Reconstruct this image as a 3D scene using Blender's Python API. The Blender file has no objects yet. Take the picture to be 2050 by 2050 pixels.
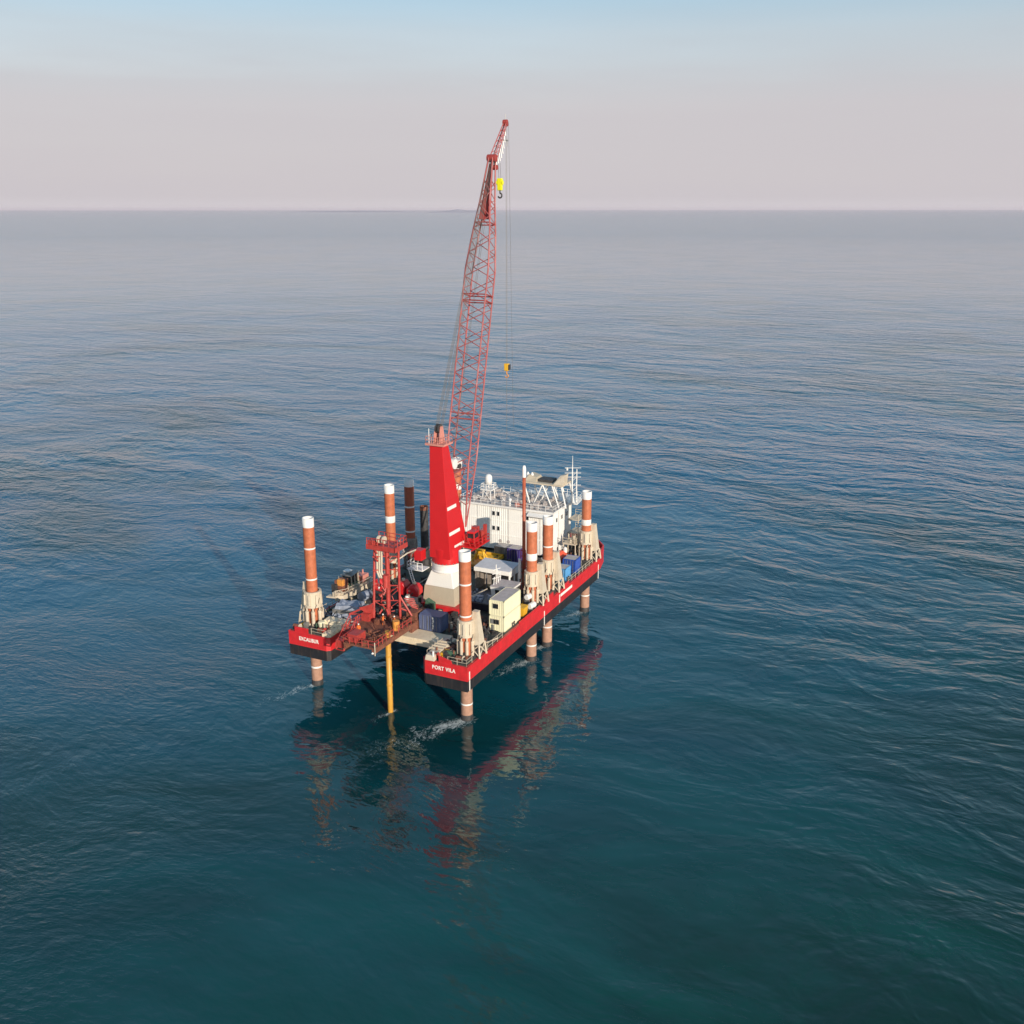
import bpy, math, random
from mathutils import Vector, Matrix
R = math.radians
rnd = random.Random(7)
S = bpy.context.scene
COL = S.collection

# ------------------------------------------------------------------ camera
yaw, pitch = .4469, .289
fw = Vector((math.cos(yaw)*math.cos(pitch), math.sin(yaw)*math.cos(pitch), -math.sin(pitch)))
rt = Vector((math.sin(yaw), -math.cos(yaw), 0)); up = rt.cross(fw)
cd = bpy.data.cameras.new('camera'); cam = bpy.data.objects.new('camera', cd); COL.objects.link(cam)
m = Matrix((rt, up, -fw)).transposed().to_4x4(); m.translation = Vector((-118.9, -80.16, 74.17))
cam.matrix_world = m
cd.sensor_width = 36; cd.lens = 36*2036/2050; cd.clip_start = 1; cd.clip_end = 400000
S.camera = cam
# ------------------------------------------------------------------ sun + sky
SUN_AZ = Vector((-.597, -.802, 0)).normalized(); SUN_EL = R(16.2)
sun_dir = Vector((SUN_AZ.x*math.cos(SUN_EL), SUN_AZ.y*math.cos(SUN_EL), math.sin(SUN_EL)))
sd = bpy.data.lights.new('sun', 'SUN'); sd.energy = 4.0; sd.angle = R(.6); sd.color = (1, .87, .72)
so = bpy.data.objects.new('sun', sd); COL.objects.link(so)
so.rotation_euler = (-sun_dir).to_track_quat('-Z', 'Y').to_euler()
W = bpy.data.worlds.new('World'); S.world = W; W.use_nodes = True
nt = W.node_tree; nt.nodes.clear()
def N(nt, t, **k):
    n = nt.nodes.new(t)
    for a, v in k.items(): setattr(n, a, v)
    return n
out = N(nt, 'ShaderNodeOutputWorld'); bg = N(nt, 'ShaderNodeBackground'); bg.inputs[1].default_value = .13
sky = N(nt, 'ShaderNodeTexSky', sky_type='NISHITA', sun_disc=False)
sky.sun_elevation = SUN_EL; sky.sun_rotation = math.atan2(SUN_AZ.x, SUN_AZ.y)
sky.altitude = 70; sky.air_density = 1.0; sky.dust_density = .35; sky.ozone_density = 1.0
tc = N(nt, 'ShaderNodeTexCoord'); sp = N(nt, 'ShaderNodeSeparateXYZ')
nt.links.new(tc.outputs['Generated'], sp.inputs[0])
mp = N(nt, 'ShaderNodeMapping'); mp.inputs['Scale'].default_value = (1.6, 1.6, 14)
nz = N(nt, 'ShaderNodeTexNoise'); nz.inputs['Scale'].default_value = 1.7; nz.inputs['Detail'].default_value = 5; nz.inputs['Roughness'].default_value = .5
nt.links.new(tc.outputs['Generated'], mp.inputs[0]); nt.links.new(mp.outputs[0], nz.inputs['Vector'])
ad = N(nt, 'ShaderNodeMath', operation='MULTIPLY_ADD'); ad.inputs[1].default_value = .095; ad.inputs[2].default_value = -.0475
nt.links.new(nz.outputs['Fac'], ad.inputs[0])
a2 = N(nt, 'ShaderNodeMath', operation='ADD'); nt.links.new(sp.outputs['Z'], a2.inputs[0]); nt.links.new(ad.outputs[0], a2.inputs[1])
rp = N(nt, 'ShaderNodeValToRGB'); nt.links.new(a2.outputs[0], rp.inputs[0])
# haze band at the horizon thinning upward (same all round)
cr = rp.color_ramp
cr.elements[0].position = 0.0; cr.elements[0].color = (1, 1, 1, 1)
cr.elements[1].position = 1.; cr.elements[1].color = (.12, .12, .12, 1)
for p, v in ((.07, .97), (.105, .93), (.145, .78), (.185, .68), (.26, .58), (.5, .40)):
    e = cr.elements.new(p); e.color = (v, v, v, 1)
hz = N(nt, 'ShaderNodeValToRGB'); nt.links.new(sp.outputs['Z'], hz.inputs[0])
h = hz.color_ramp
h.elements[0].position = 0; h.elements[0].color = (.52, .488, .512, 1)
h.elements[1].position = .55; h.elements[1].color = (.11, .30, .44, 1)
e = h.elements.new(.2); e.color = (.23, .40, .51, 1)
e = h.elements.new(.15); e.color = (.40, .43, .465, 1)
e = h.elements.new(.012); e.color = (.475, .443, .465, 1)
e = h.elements.new(.09); e.color = (.468, .44, .462, 1)
hs = N(nt, 'ShaderNodeVectorMath', operation='SCALE'); hs.inputs['Scale'].default_value = 10/1.3
nt.links.new(hz.outputs[0], hs.inputs[0])
mx = N(nt, 'ShaderNodeMix', data_type='RGBA')
nt.links.new(rp.outputs[0], mx.inputs[0]); nt.links.new(sky.outputs[0], mx.inputs[6]); nt.links.new(hs.outputs[0], mx.inputs[7])
nt.links.new(mx.outputs[2], bg.inputs[0]); nt.links.new(bg.outputs[0], out.inputs[0])
S.view_settings.view_transform = 'Standard'; S.view_settings.look = 'None'
S.view_settings.gamma = 1; S.view_settings.use_curve_mapping = False; S.view_settings.exposure = 0.35
S.render.engine = 'CYCLES'

# ------------------------------------------------------------------ materials
def mat(name, col, rough=.55, metal=0, var=.12, scale=1.2, stain=None, stain_amt=0., streak=False, bump=0.):
    m = bpy.data.materials.new(name); m.use_nodes = True; t = m.node_tree
    b = t.nodes['Principled BSDF']; b.inputs['Roughness'].default_value = rough; b.inputs['Metallic'].default_value = metal
    c = N(t, 'ShaderNodeTexCoord'); mp = N(t, 'ShaderNodeMapping')
    t.links.new(c.outputs['Object'], mp.inputs[0])
    n = N(t, 'ShaderNodeTexNoise'); n.inputs['Scale'].default_value = scale; n.inputs['Detail'].default_value = 6; n.inputs['Roughness'].default_value = .6
    t.links.new(mp.outputs[0], n.inputs['Vector'])
    mr = N(t, 'ShaderNodeMapRange'); mr.inputs[1].default_value = .3; mr.inputs[2].default_value = .7
    mr.inputs[3].default_value = 1-var; mr.inputs[4].default_value = 1+var*.5
    t.links.new(n.outputs['Fac'], mr.inputs[0])
    v = N(t, 'ShaderNodeVectorMath', operation='SCALE'); v.inputs[0].default_value = col
    t.links.new(mr.outputs[0], v.inputs['Scale']); last = v.outputs[0]
    if stain:
        n2 = N(t, 'ShaderNodeTexNoise'); n2.inputs['Scale'].default_value = scale*1.7; n2.inputs['Detail'].default_value = 8; n2.inputs['Roughness'].default_value = .7
        mp2 = N(t, 'ShaderNodeMapping'); mp2.inputs['Location'].default_value = (3, 7, 1)
        if streak: mp2.inputs['Scale'].default_value = (2.2, 2.2, .28)
        t.links.new(c.outputs['Object'], mp2.inputs[0]); t.links.new(mp2.outputs[0], n2.inputs['Vector'])
        r2 = N(t, 'ShaderNodeMapRange'); r2.inputs[1].default_value = .52; r2.inputs[2].default_value = .72; r2.inputs[4].default_value = stain_amt
        t.links.new(n2.outputs['Fac'], r2.inputs[0])
        x = N(t, 'ShaderNodeMix', data_type='RGBA'); x.inputs[7].default_value = (*stain, 1)
        t.links.new(r2.outputs[0], x.inputs[0]); t.links.new(last, x.inputs[6]); last = x.outputs[2]
    t.links.new(last, b.inputs['Base Color'])
    return m
RUST = (.16, .055, .025)
M = {
 'hull_red': mat('red_hull_paint', (.62, .024, .030), .45, var=.2, scale=.9, stain=(.34, .06, .035), stain_amt=.6, streak=True),
 'black': mat('black_bottom_paint', (.020, .020, .024), .55, var=.4, scale=.8, stain=(.085, .06, .045), stain_amt=.7, streak=True),
 'deck': mat('weathered_deck_paint', (.085, .095, .075), .8, var=.4, scale=.7, stain=(.22, .12, .06), stain_amt=.7),
 'cream': mat('cream_buff_paint', (.60, .52, .40), .5, var=.14, scale=.8, stain=(.33, .22, .13), stain_amt=.5, streak=True),
 'palecream': mat('pale_cream_deck_paint', (.80, .68, .48), .6, var=.15, scale=.8, stain=(.5, .38, .24), stain_amt=.5),
 'palegrey': mat('pale_grey_sheet_paint', (.62, .62, .64), .6, var=.1, scale=.8, stain=(.42, .40, .38), stain_amt=.4),
 'buff': mat('buff_pedestal_paint', (.47, .41, .31), .5, var=.08, scale=.6, stain=(.38, .32, .22), stain_amt=.4, streak=True),
 'white': mat('white_gloss_paint', (.78, .77, .74), .35, var=.08, scale=.6, stain=(.55, .50, .42), stain_amt=.3, streak=True),
 'neckwhite': mat('pedestal_white_paint', (.76, .74, .68), .45, var=.05, scale=.4),
 'accwhite': mat('accommodation_white_paint', (.86, .85, .80), .45, var=.05, scale=.5, stain=(.66, .60, .50), stain_amt=.3, streak=True),
 'roofgrey': mat('dusty_roof_paint', (.46, .42, .40), .7, var=.2, scale=.9, stain=(.30, .25, .21), stain_amt=.5),
 'leg': mat('orange_leg_paint', (.50, .150, .068), .55, var=.26, scale=1.1, stain=(.30, .085, .045), stain_amt=.75, streak=True),
 'pole_legshade': mat('brown_pole_shaded_leg_paint', (.40, .095, .045), .5, var=.25, scale=.9, stain=(.30, .10, .07), stain_amt=.4, streak=True),  # brown of the thin pole; on the leg, crane shade put into orange paint
 'leglow': mat('growth_covered_steel', (.40, .225, .155), .75, var=.25, scale=1.6, stain=(.26, .15, .12), stain_amt=.8),
 'crane_red': mat('crane_red_paint', (.56, .015, .019), .38, var=.07, scale=.4, stain=(.52, .018, .022), stain_amt=.5, streak=True),
 'jib': mat('faded_red_jib_paint', (.40, .10, .095), .5, var=.25, scale=.25, stain=(.50, .27, .27), stain_amt=.8),
 'jibdark': mat('dark_red_jib_paint', (.33, .045, .035), .5, var=.2, scale=.5),
 'rig_red': mat('worn_rig_red_paint', (.44, .05, .042), .5, var=.25, scale=1.5, stain=RUST, stain_amt=.7),
 'rig_rust': mat('rusty_grating', (.20, .075, .045), .75, var=.45, scale=2.5, stain=(.38, .13, .07), stain_amt=.8),
 'steel': mat('bare_grey_steel', (.28, .28, .27), .45, .4, var=.35, scale=2),
 'dark': mat('dark_machinery_paint', (.045, .045, .048), .6, var=.5, scale=2, stain=(.14, .10, .07), stain_amt=.6),
 'rope': mat('greased_wire_rope', (.17, .155, .14), .5, .3, var=.1),
 'yellow': mat('safety_yellow_paint', (.75, .42, .03), .45, var=.12, scale=1.5, stain=(.4, .22, .03), stain_amt=.4),
 'hookyellow': mat('lime_yellow_hook_paint', (.80, .78, .01), .4, var=.06),
 'pipe': mat('yellow_casing_paint', (.60, .31, .045), .45, var=.15, scale=1.2, stain=(.45, .2, .03), stain_amt=.6, streak=True),
 'paleyellow': mat('pale_yellow_container_paint', (.74, .71, .49), .45, var=.06, scale=.8, stain=(.62, .58, .42), stain_amt=.4, streak=True),
 'navy': mat('slate_blue_container_paint', (.085, .115, .22), .5, var=.18, scale=1, stain=(.16, .17, .24), stain_amt=.5, streak=True),
 'purple': mat('indigo_container_paint', (.055, .035, .20), .5, var=.15, scale=1),
 'royal': mat('royal_blue_container_paint', (.02, .075, .36), .45, var=.15, scale=1, stain=(.05, .12, .40), stain_amt=.5),
 'sky': mat('light_blue_container_paint', (.08, .30, .58), .45, var=.12, scale=1, stain=(.3, .38, .42), stain_amt=.4),
 'orange': mat('orange_machine_paint', (.72, .30, .06), .5, var=.3, scale=2, stain=RUST, stain_amt=.6),
 'hivis': mat('orange_coverall_cloth', (.85, .18, .03), .85, var=.15, scale=4),
 'skin': mat('skin', (.45, .26, .18), .6, var=.05),
 'pink': mat('salmon_machine_paint', (.62, .26, .21), .5, var=.2, scale=2),
 'tarp': mat('silver_blue_tarpaulin', (.30, .34, .42), .5, var=.3, scale=1.5, stain=(.16, .20, .26), stain_amt=.7),
 'grease_shade': mat('grey_engine_shaded_jack_paint', (.30, .265, .235), .6, var=.4, scale=2.2, stain=(.12, .10, .08), stain_amt=.8),  # grime on engine and walls; on one jack house it stands for shade
 'glass': mat('dark_window_glass', (.02, .025, .03), .12, var=.1),
 'green': mat('dull_green_paint', (.06, .13, .08), .6, var=.3, scale=2),
 'boatnavy': mat('dark_boat_paint', (.022, .026, .045), .4, var=.4, scale=1.2, stain=(.10, .09, .10), stain_amt=.6),
 'letter': mat('white_lettering_paint', (.85, .82, .76), .5, var=.04),
 'buoy': mat('red_buoy_plastic', (.75, .10, .05), .45, var=.05),
}

# ------------------------------------------------------------------ mesh helpers
class MB:
    def __init__(s): s.v = []; s.f = []
    def add(s, vs, fs):
        o = len(s.v); s.v += [tuple(v) for v in vs]; s.f += [tuple(i+o for i in f) for f in fs]; return s
    def hexa(s, b, t):   # bottom quad, top quad (both ccw from above)
        return s.add(list(b)+list(t), [(3, 2, 1, 0), (4, 5, 6, 7), (0, 1, 5, 4), (1, 2, 6, 5), (2, 3, 7, 6), (3, 0, 4, 7)])
    def box(s, x0, x1, y0, y1, z0, z1):
        return s.hexa([(x0, y0, z0), (x1, y0, z0), (x1, y1, z0), (x0, y1, z0)], [(x0, y0, z1), (x1, y0, z1), (x1, y1, z1), (x0, y1, z1)])
    def tube(s, a, b, r, r2=None, n=8, caps=True):
        a = Vector(a); b = Vector(b); d = (b-a)
        if d.length < 1e-6: return s
        q = d.to_track_quat('Z', 'Y'); r2 = r if r2 is None else r2; vs = []
        for p, rr in ((a, r), (b, r2)):
            for i in range(n):
                t = 2*math.pi*i/n; vs.append(p + q @ Vector((rr*math.cos(t), rr*math.sin(t), 0)))
        fs = [(i, (i+1) % n, n+(i+1) % n, n+i) for i in range(n)]
        if caps: fs += [tuple(range(n-1, -1, -1)), tuple(range(n, 2*n))]
        return s.add(vs, fs)
    def path(s, pts, r, n=6):
        for a, b in zip(pts, pts[1:]): s.tube(a, b, r, n=n)
        return s
    def lathe(s, prof, c=(0, 0, 0), n=24, caps=True):   # prof [(r,z)]
        vs = []
        for r, z in prof:
            for i in range(n):
                t = 2*math.pi*i/n; vs.append((c[0]+r*math.cos(t), c[1]+r*math.sin(t), c[2]+z))
        fs = []
        for k in range(len(prof)-1):
            for i in range(n): fs.append((k*n+i, k*n+(i+1) % n, (k+1)*n+(i+1) % n, (k+1)*n+i))
        if caps: fs += [tuple(range(n-1, -1, -1)), tuple(range((len(prof)-1)*n, len(prof)*n))]
        return s.add(vs, fs)
    def prism(s, poly, z0, z1):    # ccw polygon
        n = len(poly); vs = [(x, y, z0) for x, y in poly]+[(x, y, z1) for x, y in poly]
        return s.add(vs, [tuple(range(n-1, -1, -1)), tuple(range(n, 2*n))]+[(i, (i+1) % n, n+(i+1) % n, n+i) for i in range(n)])
    def rail(s, pts, h=1.05, r=.035, closed=False, step=1.8):
        P = [Vector(p) for p in pts]
        if closed: P.append(P[0])
        for a, b in zip(P, P[1:]):
            for k in (.5, 1.): s.tube(a+Vector((0, 0, h*k)), b+Vector((0, 0, h*k)), r, n=5)
            n = max(1, round((b-a).length/step))
            for i in range(n+1):
                p = a.lerp(b, i/n); s.tube(p, p+Vector((0, 0, h)), r*1.1, n=5)
        return s
    def mesh(s, name, material, smooth=False):
        me = bpy.data.meshes.new(name); me.from_pydata(s.v, [], s.f); me.materials.append(M[material]); me.validate()
        if smooth:
            for p in me.polygons: p.use_smooth = len(p.vertices) <= 4
        me.update(); return me
    def build(s, name, material, parent=None, label=None, smooth=False, stuff=False, bevel=0.):
        me = s.mesh(name, material, smooth); o = bpy.data.objects.new(name, me); COL.objects.link(o)
        if parent:
            o.parent = parent
        if label: o['label'] = label
        if stuff: o['kind'] = 'stuff'
        if bevel:
            b = o.modifiers.new('bevel', 'BEVEL'); b.width = bevel; b.segments = 2; b.limit_method = 'ANGLE'
        return o
def thing(name, label, cat, loc=(0, 0, 0), rz=0, group=None):
    o = bpy.data.objects.new(name, None); COL.objects.link(o); o.location = loc; o.rotation_euler = (0, 0, rz)
    o.empty_display_size = .5; o['label'] = label; o['category'] = cat
    if group: o['group'] = group
    return o
def dup(root, loc, label, rz=None, group=None, skip=()):
    def cp(o, par):
        c = o.copy(); COL.objects.link(c); c.parent = par
        for ch in list(kids.get(o.name, [])): cp(ch, c)
        return c
    kids = {}
    for o in list(bpy.data.objects):
        if o.parent: kids.setdefault(o.parent.name, []).append(o)
    r = root.copy(); COL.objects.link(r); r.location = loc
    if rz is not None: r.rotation_euler = (0, 0, rz)
    r['label'] = label
    if group: r['group'] = group
    for ch in kids.get(root.name, []):
        if ch.name.split('.')[0] not in skip: cp(ch, r)
    return r
def setkind(o, k): o['kind'] = k; return o

# ------------------------------------------------------------------ water
def water():
    b = MB(); E_ = 220000
    rings = [0, 60, 140, 320, 800, 2500, 9000, 40000, E_]; n = 48
    vs = [(0, 0, 0)]; fs = []
    for r in rings[1:]:
        for i in range(n):
            t = 2*math.pi*i/n; vs.append((r*math.cos(t), r*math.sin(t), 0))
    for i in range(n): fs.append((0, 1+i, 1+(i+1) % n))
    for k in range(len(rings)-2):
        for i in range(n): fs.append((1+k*n+i, 1+(k+1)*n+i, 1+(k+1)*n+(i+1) % n, 1+k*n+(i+1) % n))
    m = bpy.data.materials.new('sea_water'); m.use_nodes = True; t = m.node_tree; L = t.links.new
    M['sea'] = m
    bs = t.nodes['Principled BSDF']; bs.inputs['IOR'].default_value = 1.46; bs.inputs['Specular IOR Level'].default_value = .8; bs.inputs['Specular Tint'].default_value = (.8, 1., .95, 1)
    geo = N(t, 'ShaderNodeNewGeometry')
    wn = N(t, 'ShaderNodeTexNoise'); wn.inputs['Scale'].default_value = .018; wn.inputs['Detail'].default_value = 2; L(geo.outputs['Position'], wn.inputs['Vector'])
    wv = N(t, 'ShaderNodeVectorMath', operation='MULTIPLY_ADD'); L(wn.outputs['Color'], wv.inputs[0]); wv.inputs[1].default_value = (24, 24, 0); L(geo.outputs['Position'], wv.inputs[2]); warp = wv.outputs[0]
    def wave(ang, sx, sy, scale, detail, rough=.5, dist=0., off=0.):
        mp = N(t, 'ShaderNodeMapping'); mp.vector_type = 'POINT'
        mp.inputs['Rotation'].default_value = (0, 0, R(ang)); mp.inputs['Scale'].default_value = (sx, sy, 1); mp.inputs['Location'].default_value = (off, off*.7, off*.3)
        L(warp, mp.inputs[0])
        nn = N(t, 'ShaderNodeTexNoise'); nn.inputs['Scale'].default_value = scale; nn.inputs['Detail'].default_value = detail
        nn.inputs['Roughness'].default_value = rough; nn.inputs['Distortion'].default_value = dist
        L(mp.outputs[0], nn.inputs['Vector']); return nn.outputs['Fac']
    def ma(op, a, b_=None, c=None):
        x = N(t, 'ShaderNodeMath', operation=op)
        for i, q in enumerate((a, b_, c)):
            if q is None: continue
            if isinstance(q, (int, float)): x.inputs[i].default_value = q
            else: L(q, x.inputs[i])
        return x.outputs[0]
    def mr(a, f0, f1, t0, t1):
        x = N(t, 'ShaderNodeMapRange'); L(a, x.inputs[0])
        for i, q in enumerate((f0, f1, t0, t1)): x.inputs[i+1].default_value = q
        return x.outputs[0]
    ln = N(t, 'ShaderNodeVectorMath', operation='LENGTH'); L(geo.outputs['Position'], ln.inputs[0]); dist = ln.outputs['Value']
    A_ = -25.6   # mapping turns the crests across the line of sight
    sx = N(t, 'ShaderNodeSeparateXYZ'); L(geo.outputs['Position'], sx.inputs[0])
    lat = ma('ADD', ma('MULTIPLY', ma('ADD', sx.outputs[0], 118.9), rt.x), ma('MULTIPLY', ma('ADD', sx.outputs[1], 80.2), rt.y))
    alo = ma('ADD', ma('MULTIPLY', ma('ADD', sx.outputs[0], 118.9), -rt.y), ma('MULTIPLY', ma('ADD', sx.outputs[1], 80.2), rt.x))
    wr = mr(ma('ADD', lat, ma('MULTIPLY', wave(0, 1, 1, .012, 1), 60)), -50, 90, 0, 1)
    def blend(a, b_): return ma('ADD', ma('MULTIPLY', a, wr), ma('MULTIPLY', b_, ma('SUBTRACT', 1, wr)))
    swell = wave(A_-2, 1, .33, .085, 2, .5, .3)          # about 12 m, crests long
    swell2 = blend(wave(A_+30, 1, .62, .23, 2.5, .55, .5, 31), wave(A_-14, 1, .62, .25, 2.5, .55, .5, 71))
    chop = blend(wave(A_+22, 1, .65, .50, 2.5, .55, .4, 11), wave(A_-24, 1, .65, .58, 2.8, .55, .4, 91))
    chop2 = wave(A_-30, 1, .5, 1.05, 2, .5, .2, 57)
    rip = wave(A_-35, 1, .45, 2.2, 3, .55, .3, 5)
    fine = wave(A_-10, 1, .6, 5.5, 2, .5, 0, 77)
    calm = mr(wave(0, 1, 1, .02, 2, .5, .5, 3), .40, .62, 0, 1)
    # disturbed water behind the legs, towards the lee side
    lee = mr(ma('ADD', ma('MULTIPLY', sx.outputs[0], -.4), ma('MULTIPLY', sx.outputs[1], .9)), 6, 34, .03, 1)
    ripamt = ma('MULTIPLY', lee, mr(calm, 0, 1, .5, 1))
    patch = mr(wave(0, 1, 1, .014, 3, .5, .5, 41), .35, .65, .62, 1.2)
    far = ma('MULTIPLY', mr(dist, 55, 230, .30, 1.), patch)
    H = ma('MULTIPLY', swell, ma('MULTIPLY', far, 1.9))
    H = ma('MULTIPLY_ADD', swell2, ma('MULTIPLY', far, 1.15), H)
    H = ma('MULTIPLY_ADD', chop, ma('MULTIPLY', far, .44), H)
    H = ma('MULTIPLY_ADD', chop2, ma('ADD', ma('MULTIPLY', far, .10), ma('MULTIPLY', ripamt, .16)), H)
    H = ma('MULTIPLY_ADD', rip, ma('MULTIPLY', ripamt, .11), H)
    H = ma('MULTIPLY_ADD', fine, ma('MULTIPLY', ripamt, .045), H)
    bp = N(t, 'ShaderNodeBump'); bp.inputs['Distance'].default_value = 1.; L(H, bp.inputs['Height']); L(mr(dist, 180, 900, 1, .30), bp.inputs['Strength'])
    L(bp.outputs[0], bs.inputs['Normal'])
    L(mr(dist, 80, 3000, .015, .14), bs.inputs['Roughness'])
    # body colour, patchy
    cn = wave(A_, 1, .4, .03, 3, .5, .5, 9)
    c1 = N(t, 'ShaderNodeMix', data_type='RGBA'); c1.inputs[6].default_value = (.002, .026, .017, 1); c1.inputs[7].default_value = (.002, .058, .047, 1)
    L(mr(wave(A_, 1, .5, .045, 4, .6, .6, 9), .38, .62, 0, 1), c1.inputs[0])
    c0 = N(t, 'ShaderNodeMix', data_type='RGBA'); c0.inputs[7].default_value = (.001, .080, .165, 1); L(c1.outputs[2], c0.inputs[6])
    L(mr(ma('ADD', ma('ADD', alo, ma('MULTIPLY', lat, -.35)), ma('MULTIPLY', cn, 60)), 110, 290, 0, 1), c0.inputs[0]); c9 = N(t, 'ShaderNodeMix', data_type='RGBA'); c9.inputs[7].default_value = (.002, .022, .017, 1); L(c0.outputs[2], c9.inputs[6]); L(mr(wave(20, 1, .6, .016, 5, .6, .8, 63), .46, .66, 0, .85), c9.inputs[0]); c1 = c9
    # foam streaming from each leg with the current
    d = Vector((-.91, .41)).normalized(); foam = None
    fn = wave(24, .55, 1, 1.6, 7, .78, 1.4, 2)
    fw_ = wave(0, 1, 1, .22, 2, .5, 0, 19)
    for lx, ly, ln_, wd, am in ((3.74, 13.8, 15, 1.4, .8), (3.74, -13.8, 23, 2.3, .88), (27.2, -13.8, 15, 2.4, .88), (33.86, -13.8, 7, 1.5, .95), (51.9, -13.8, 10, 1.8, .9), (.6, -2.3, 6, .9, .75), (27.2, 13.8, 9, 1.5, .8)):
        u = ma('ADD', ma('MULTIPLY', ma('ADD', sx.outputs[0], -lx), d.x), ma('MULTIPLY', ma('ADD', sx.outputs[1], -ly), d.y))
        w = ma('ADD', ma('MULTIPLY', ma('ADD', sx.outputs[0], -lx), -d.y), ma('MULTIPLY', ma('ADD', sx.outputs[1], -ly), d.x))
        w2 = ma('DIVIDE', ma('ABSOLUTE', ma('ADD', w, ma('MULTIPLY', ma('MULTIPLY_ADD', fw_, 6., -3.), ma('MULTIPLY', ma('MAXIMUM', u, 0), .16)))), ma('MULTIPLY_ADD', ma('MAXIMUM', u, 0), .16, wd))
        env = ma('MULTIPLY', ma('MAXIMUM', ma('SUBTRACT', 1, w2), 0), mr(u, -1.7, -.6, 0, 1))
        env = ma('MULTIPLY', env, ma('MULTIPLY', mr(u, 0, ln_, 1, 0), am))
        foam = env if foam is None else ma('MAXIMUM', foam, env)
    ff = mr(ma('ADD', fn, ma('MULTIPLY', foam, .35)), .655, .80, 0, 1)
    ff = ma('MULTIPLY', ff, ma('MINIMUM', ma('MULTIPLY', foam, 6), 1))
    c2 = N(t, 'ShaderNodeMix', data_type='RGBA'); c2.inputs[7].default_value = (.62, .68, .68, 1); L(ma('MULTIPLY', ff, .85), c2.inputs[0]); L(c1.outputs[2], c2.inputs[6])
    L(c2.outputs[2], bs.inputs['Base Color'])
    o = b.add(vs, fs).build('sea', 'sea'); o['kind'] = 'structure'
    return o
water()
# faint far land on the horizon
b = MB()
def land(px0, px1, dist, h):
    pass
def hill(ang0, ang1, D, hs):
    n = len(hs); vs = []
    for i, hh in enumerate(hs):
        a = yaw + R(ang0+(ang1-ang0)*i/(n-1)); c, s = math.cos(a), math.sin(a)
        vs += [(-118.9+(D-900)*c, -80.2+(D-900)*s, -5), (-118.9+D*c, -80.2+D*s, hh), (-118.9+(D+1500)*c, -80.2+(D+1500)*s, -5)]
    fs = []
    for i in range(n-1):
        k = 3*i; fs += [(k, k+3, k+4, k+1), (k+1, k+4, k+5, k+2)]
    b.add(vs, fs)
# ang + is to the left of frame centre
hill(4.6, .9, 30000, [0, 15, 25, 35, 60, 85, 66, 50, 40, 28, 14, 0])
hill(12.0, 4.8, 34000, [0, 15, 25, 35, 30, 40, 30, 25, 15, 0])
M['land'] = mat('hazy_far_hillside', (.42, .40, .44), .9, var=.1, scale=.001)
setkind(b.build('distant_hills', 'land'), 'structure')

D = 10.4
# ------------------------------------------------------------------ barge
barge = thing('jackup_barge', 'red and black jack-up barge hull standing on its legs above the sea', 'barge', (0, 0, 0))
SL, SX = 8.36, 17.0      # stern slot half width / depth
outline = [(0, -16), (54, -16), (58.5, -15.0), (61.5, -12.6), (62.8, -9), (62.8, 9), (61.5, 12.6), (58.5, 15), (54, 16), (0.0, 16), (-.0, SL+.5), (.5, SL), (SX, SL), (SX, -SL), (.5, -SL), (0, -SL-.5)]
MB().prism(outline, 8.25, D).build('hull', 'hull_red', barge)
bot = [(0.05, -15.95), (53, -15.95), (57, -15), (60, -12.6), (60.6, -9), (60.6, 9), (60, 12.6), (57, 15), (53, 15.95), (0.05, 15.95), (.05, SL+.55), (.55, SL+.05), (SX+.05, SL+.05), (SX+.05, -SL-.05), (.55, -SL-.05), (.05, -SL-.55)]
low = [(x if x < 53 else 53+(x-53)*.35, y) for x, y in bot]
n = len(bot)
MB().add([(x, y, 6.47) for x, y in low]+[(x, y, 8.25) for x, y in bot], [tuple(range(n-1, -1, -1)), tuple(range(n, 2*n))]+[(i, (i+1) % n, n+(i+1) % n, n+i) for i in range(n)]).build('bottom', 'black', barge)
inn = [(.35, -15.6), (54, -15.6), (58.2, -14.6), (61, -12.3), (62.2, -8.8), (62.2, 8.8), (61, 12.3), (58.2, 14.6), (54, 15.6), (.35, 15.6), (.35, SL+.7), (.7, SL+.35), (SX+.35, SL+.35), (SX+.35, -SL-.35), (.7, -SL-.35), (.35, -SL-.7)]
MB().prism(inn, D+.004, D+.03).build('deck', 'deck', barge)
MB().box(5.5, SX+.3, -SL-.2, SL+.2, D-.28, D-.01).build('slot_cover', 'deck', barge)
# rubbing strips along red/black line
b = MB(); P_ = [(x, y) for x, y in outline]
for (a, c) in zip(P_, P_[1:]+P_[:1]): b.tube((a[0], a[1], 8.27), (c[0], c[1], 8.27), .07, n=6)
for (a, c) in zip(P_, P_[1:]+P_[:1]): b.tube((a[0], a[1], D), (c[0], c[1], D), .06, n=6)
b.build('rubbing_strip', 'hull_red', barge)
# cream covering beam across slot end and starboard edge gangway
b = MB(); b.box(5.3, 8.6, -8.9, 4.2, D+.03, D+.38); b.box(5.25, 5.48, -8.3, 4.2, D-.75, D+.02)
b.build('walkway', 'palecream', barge)
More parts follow.
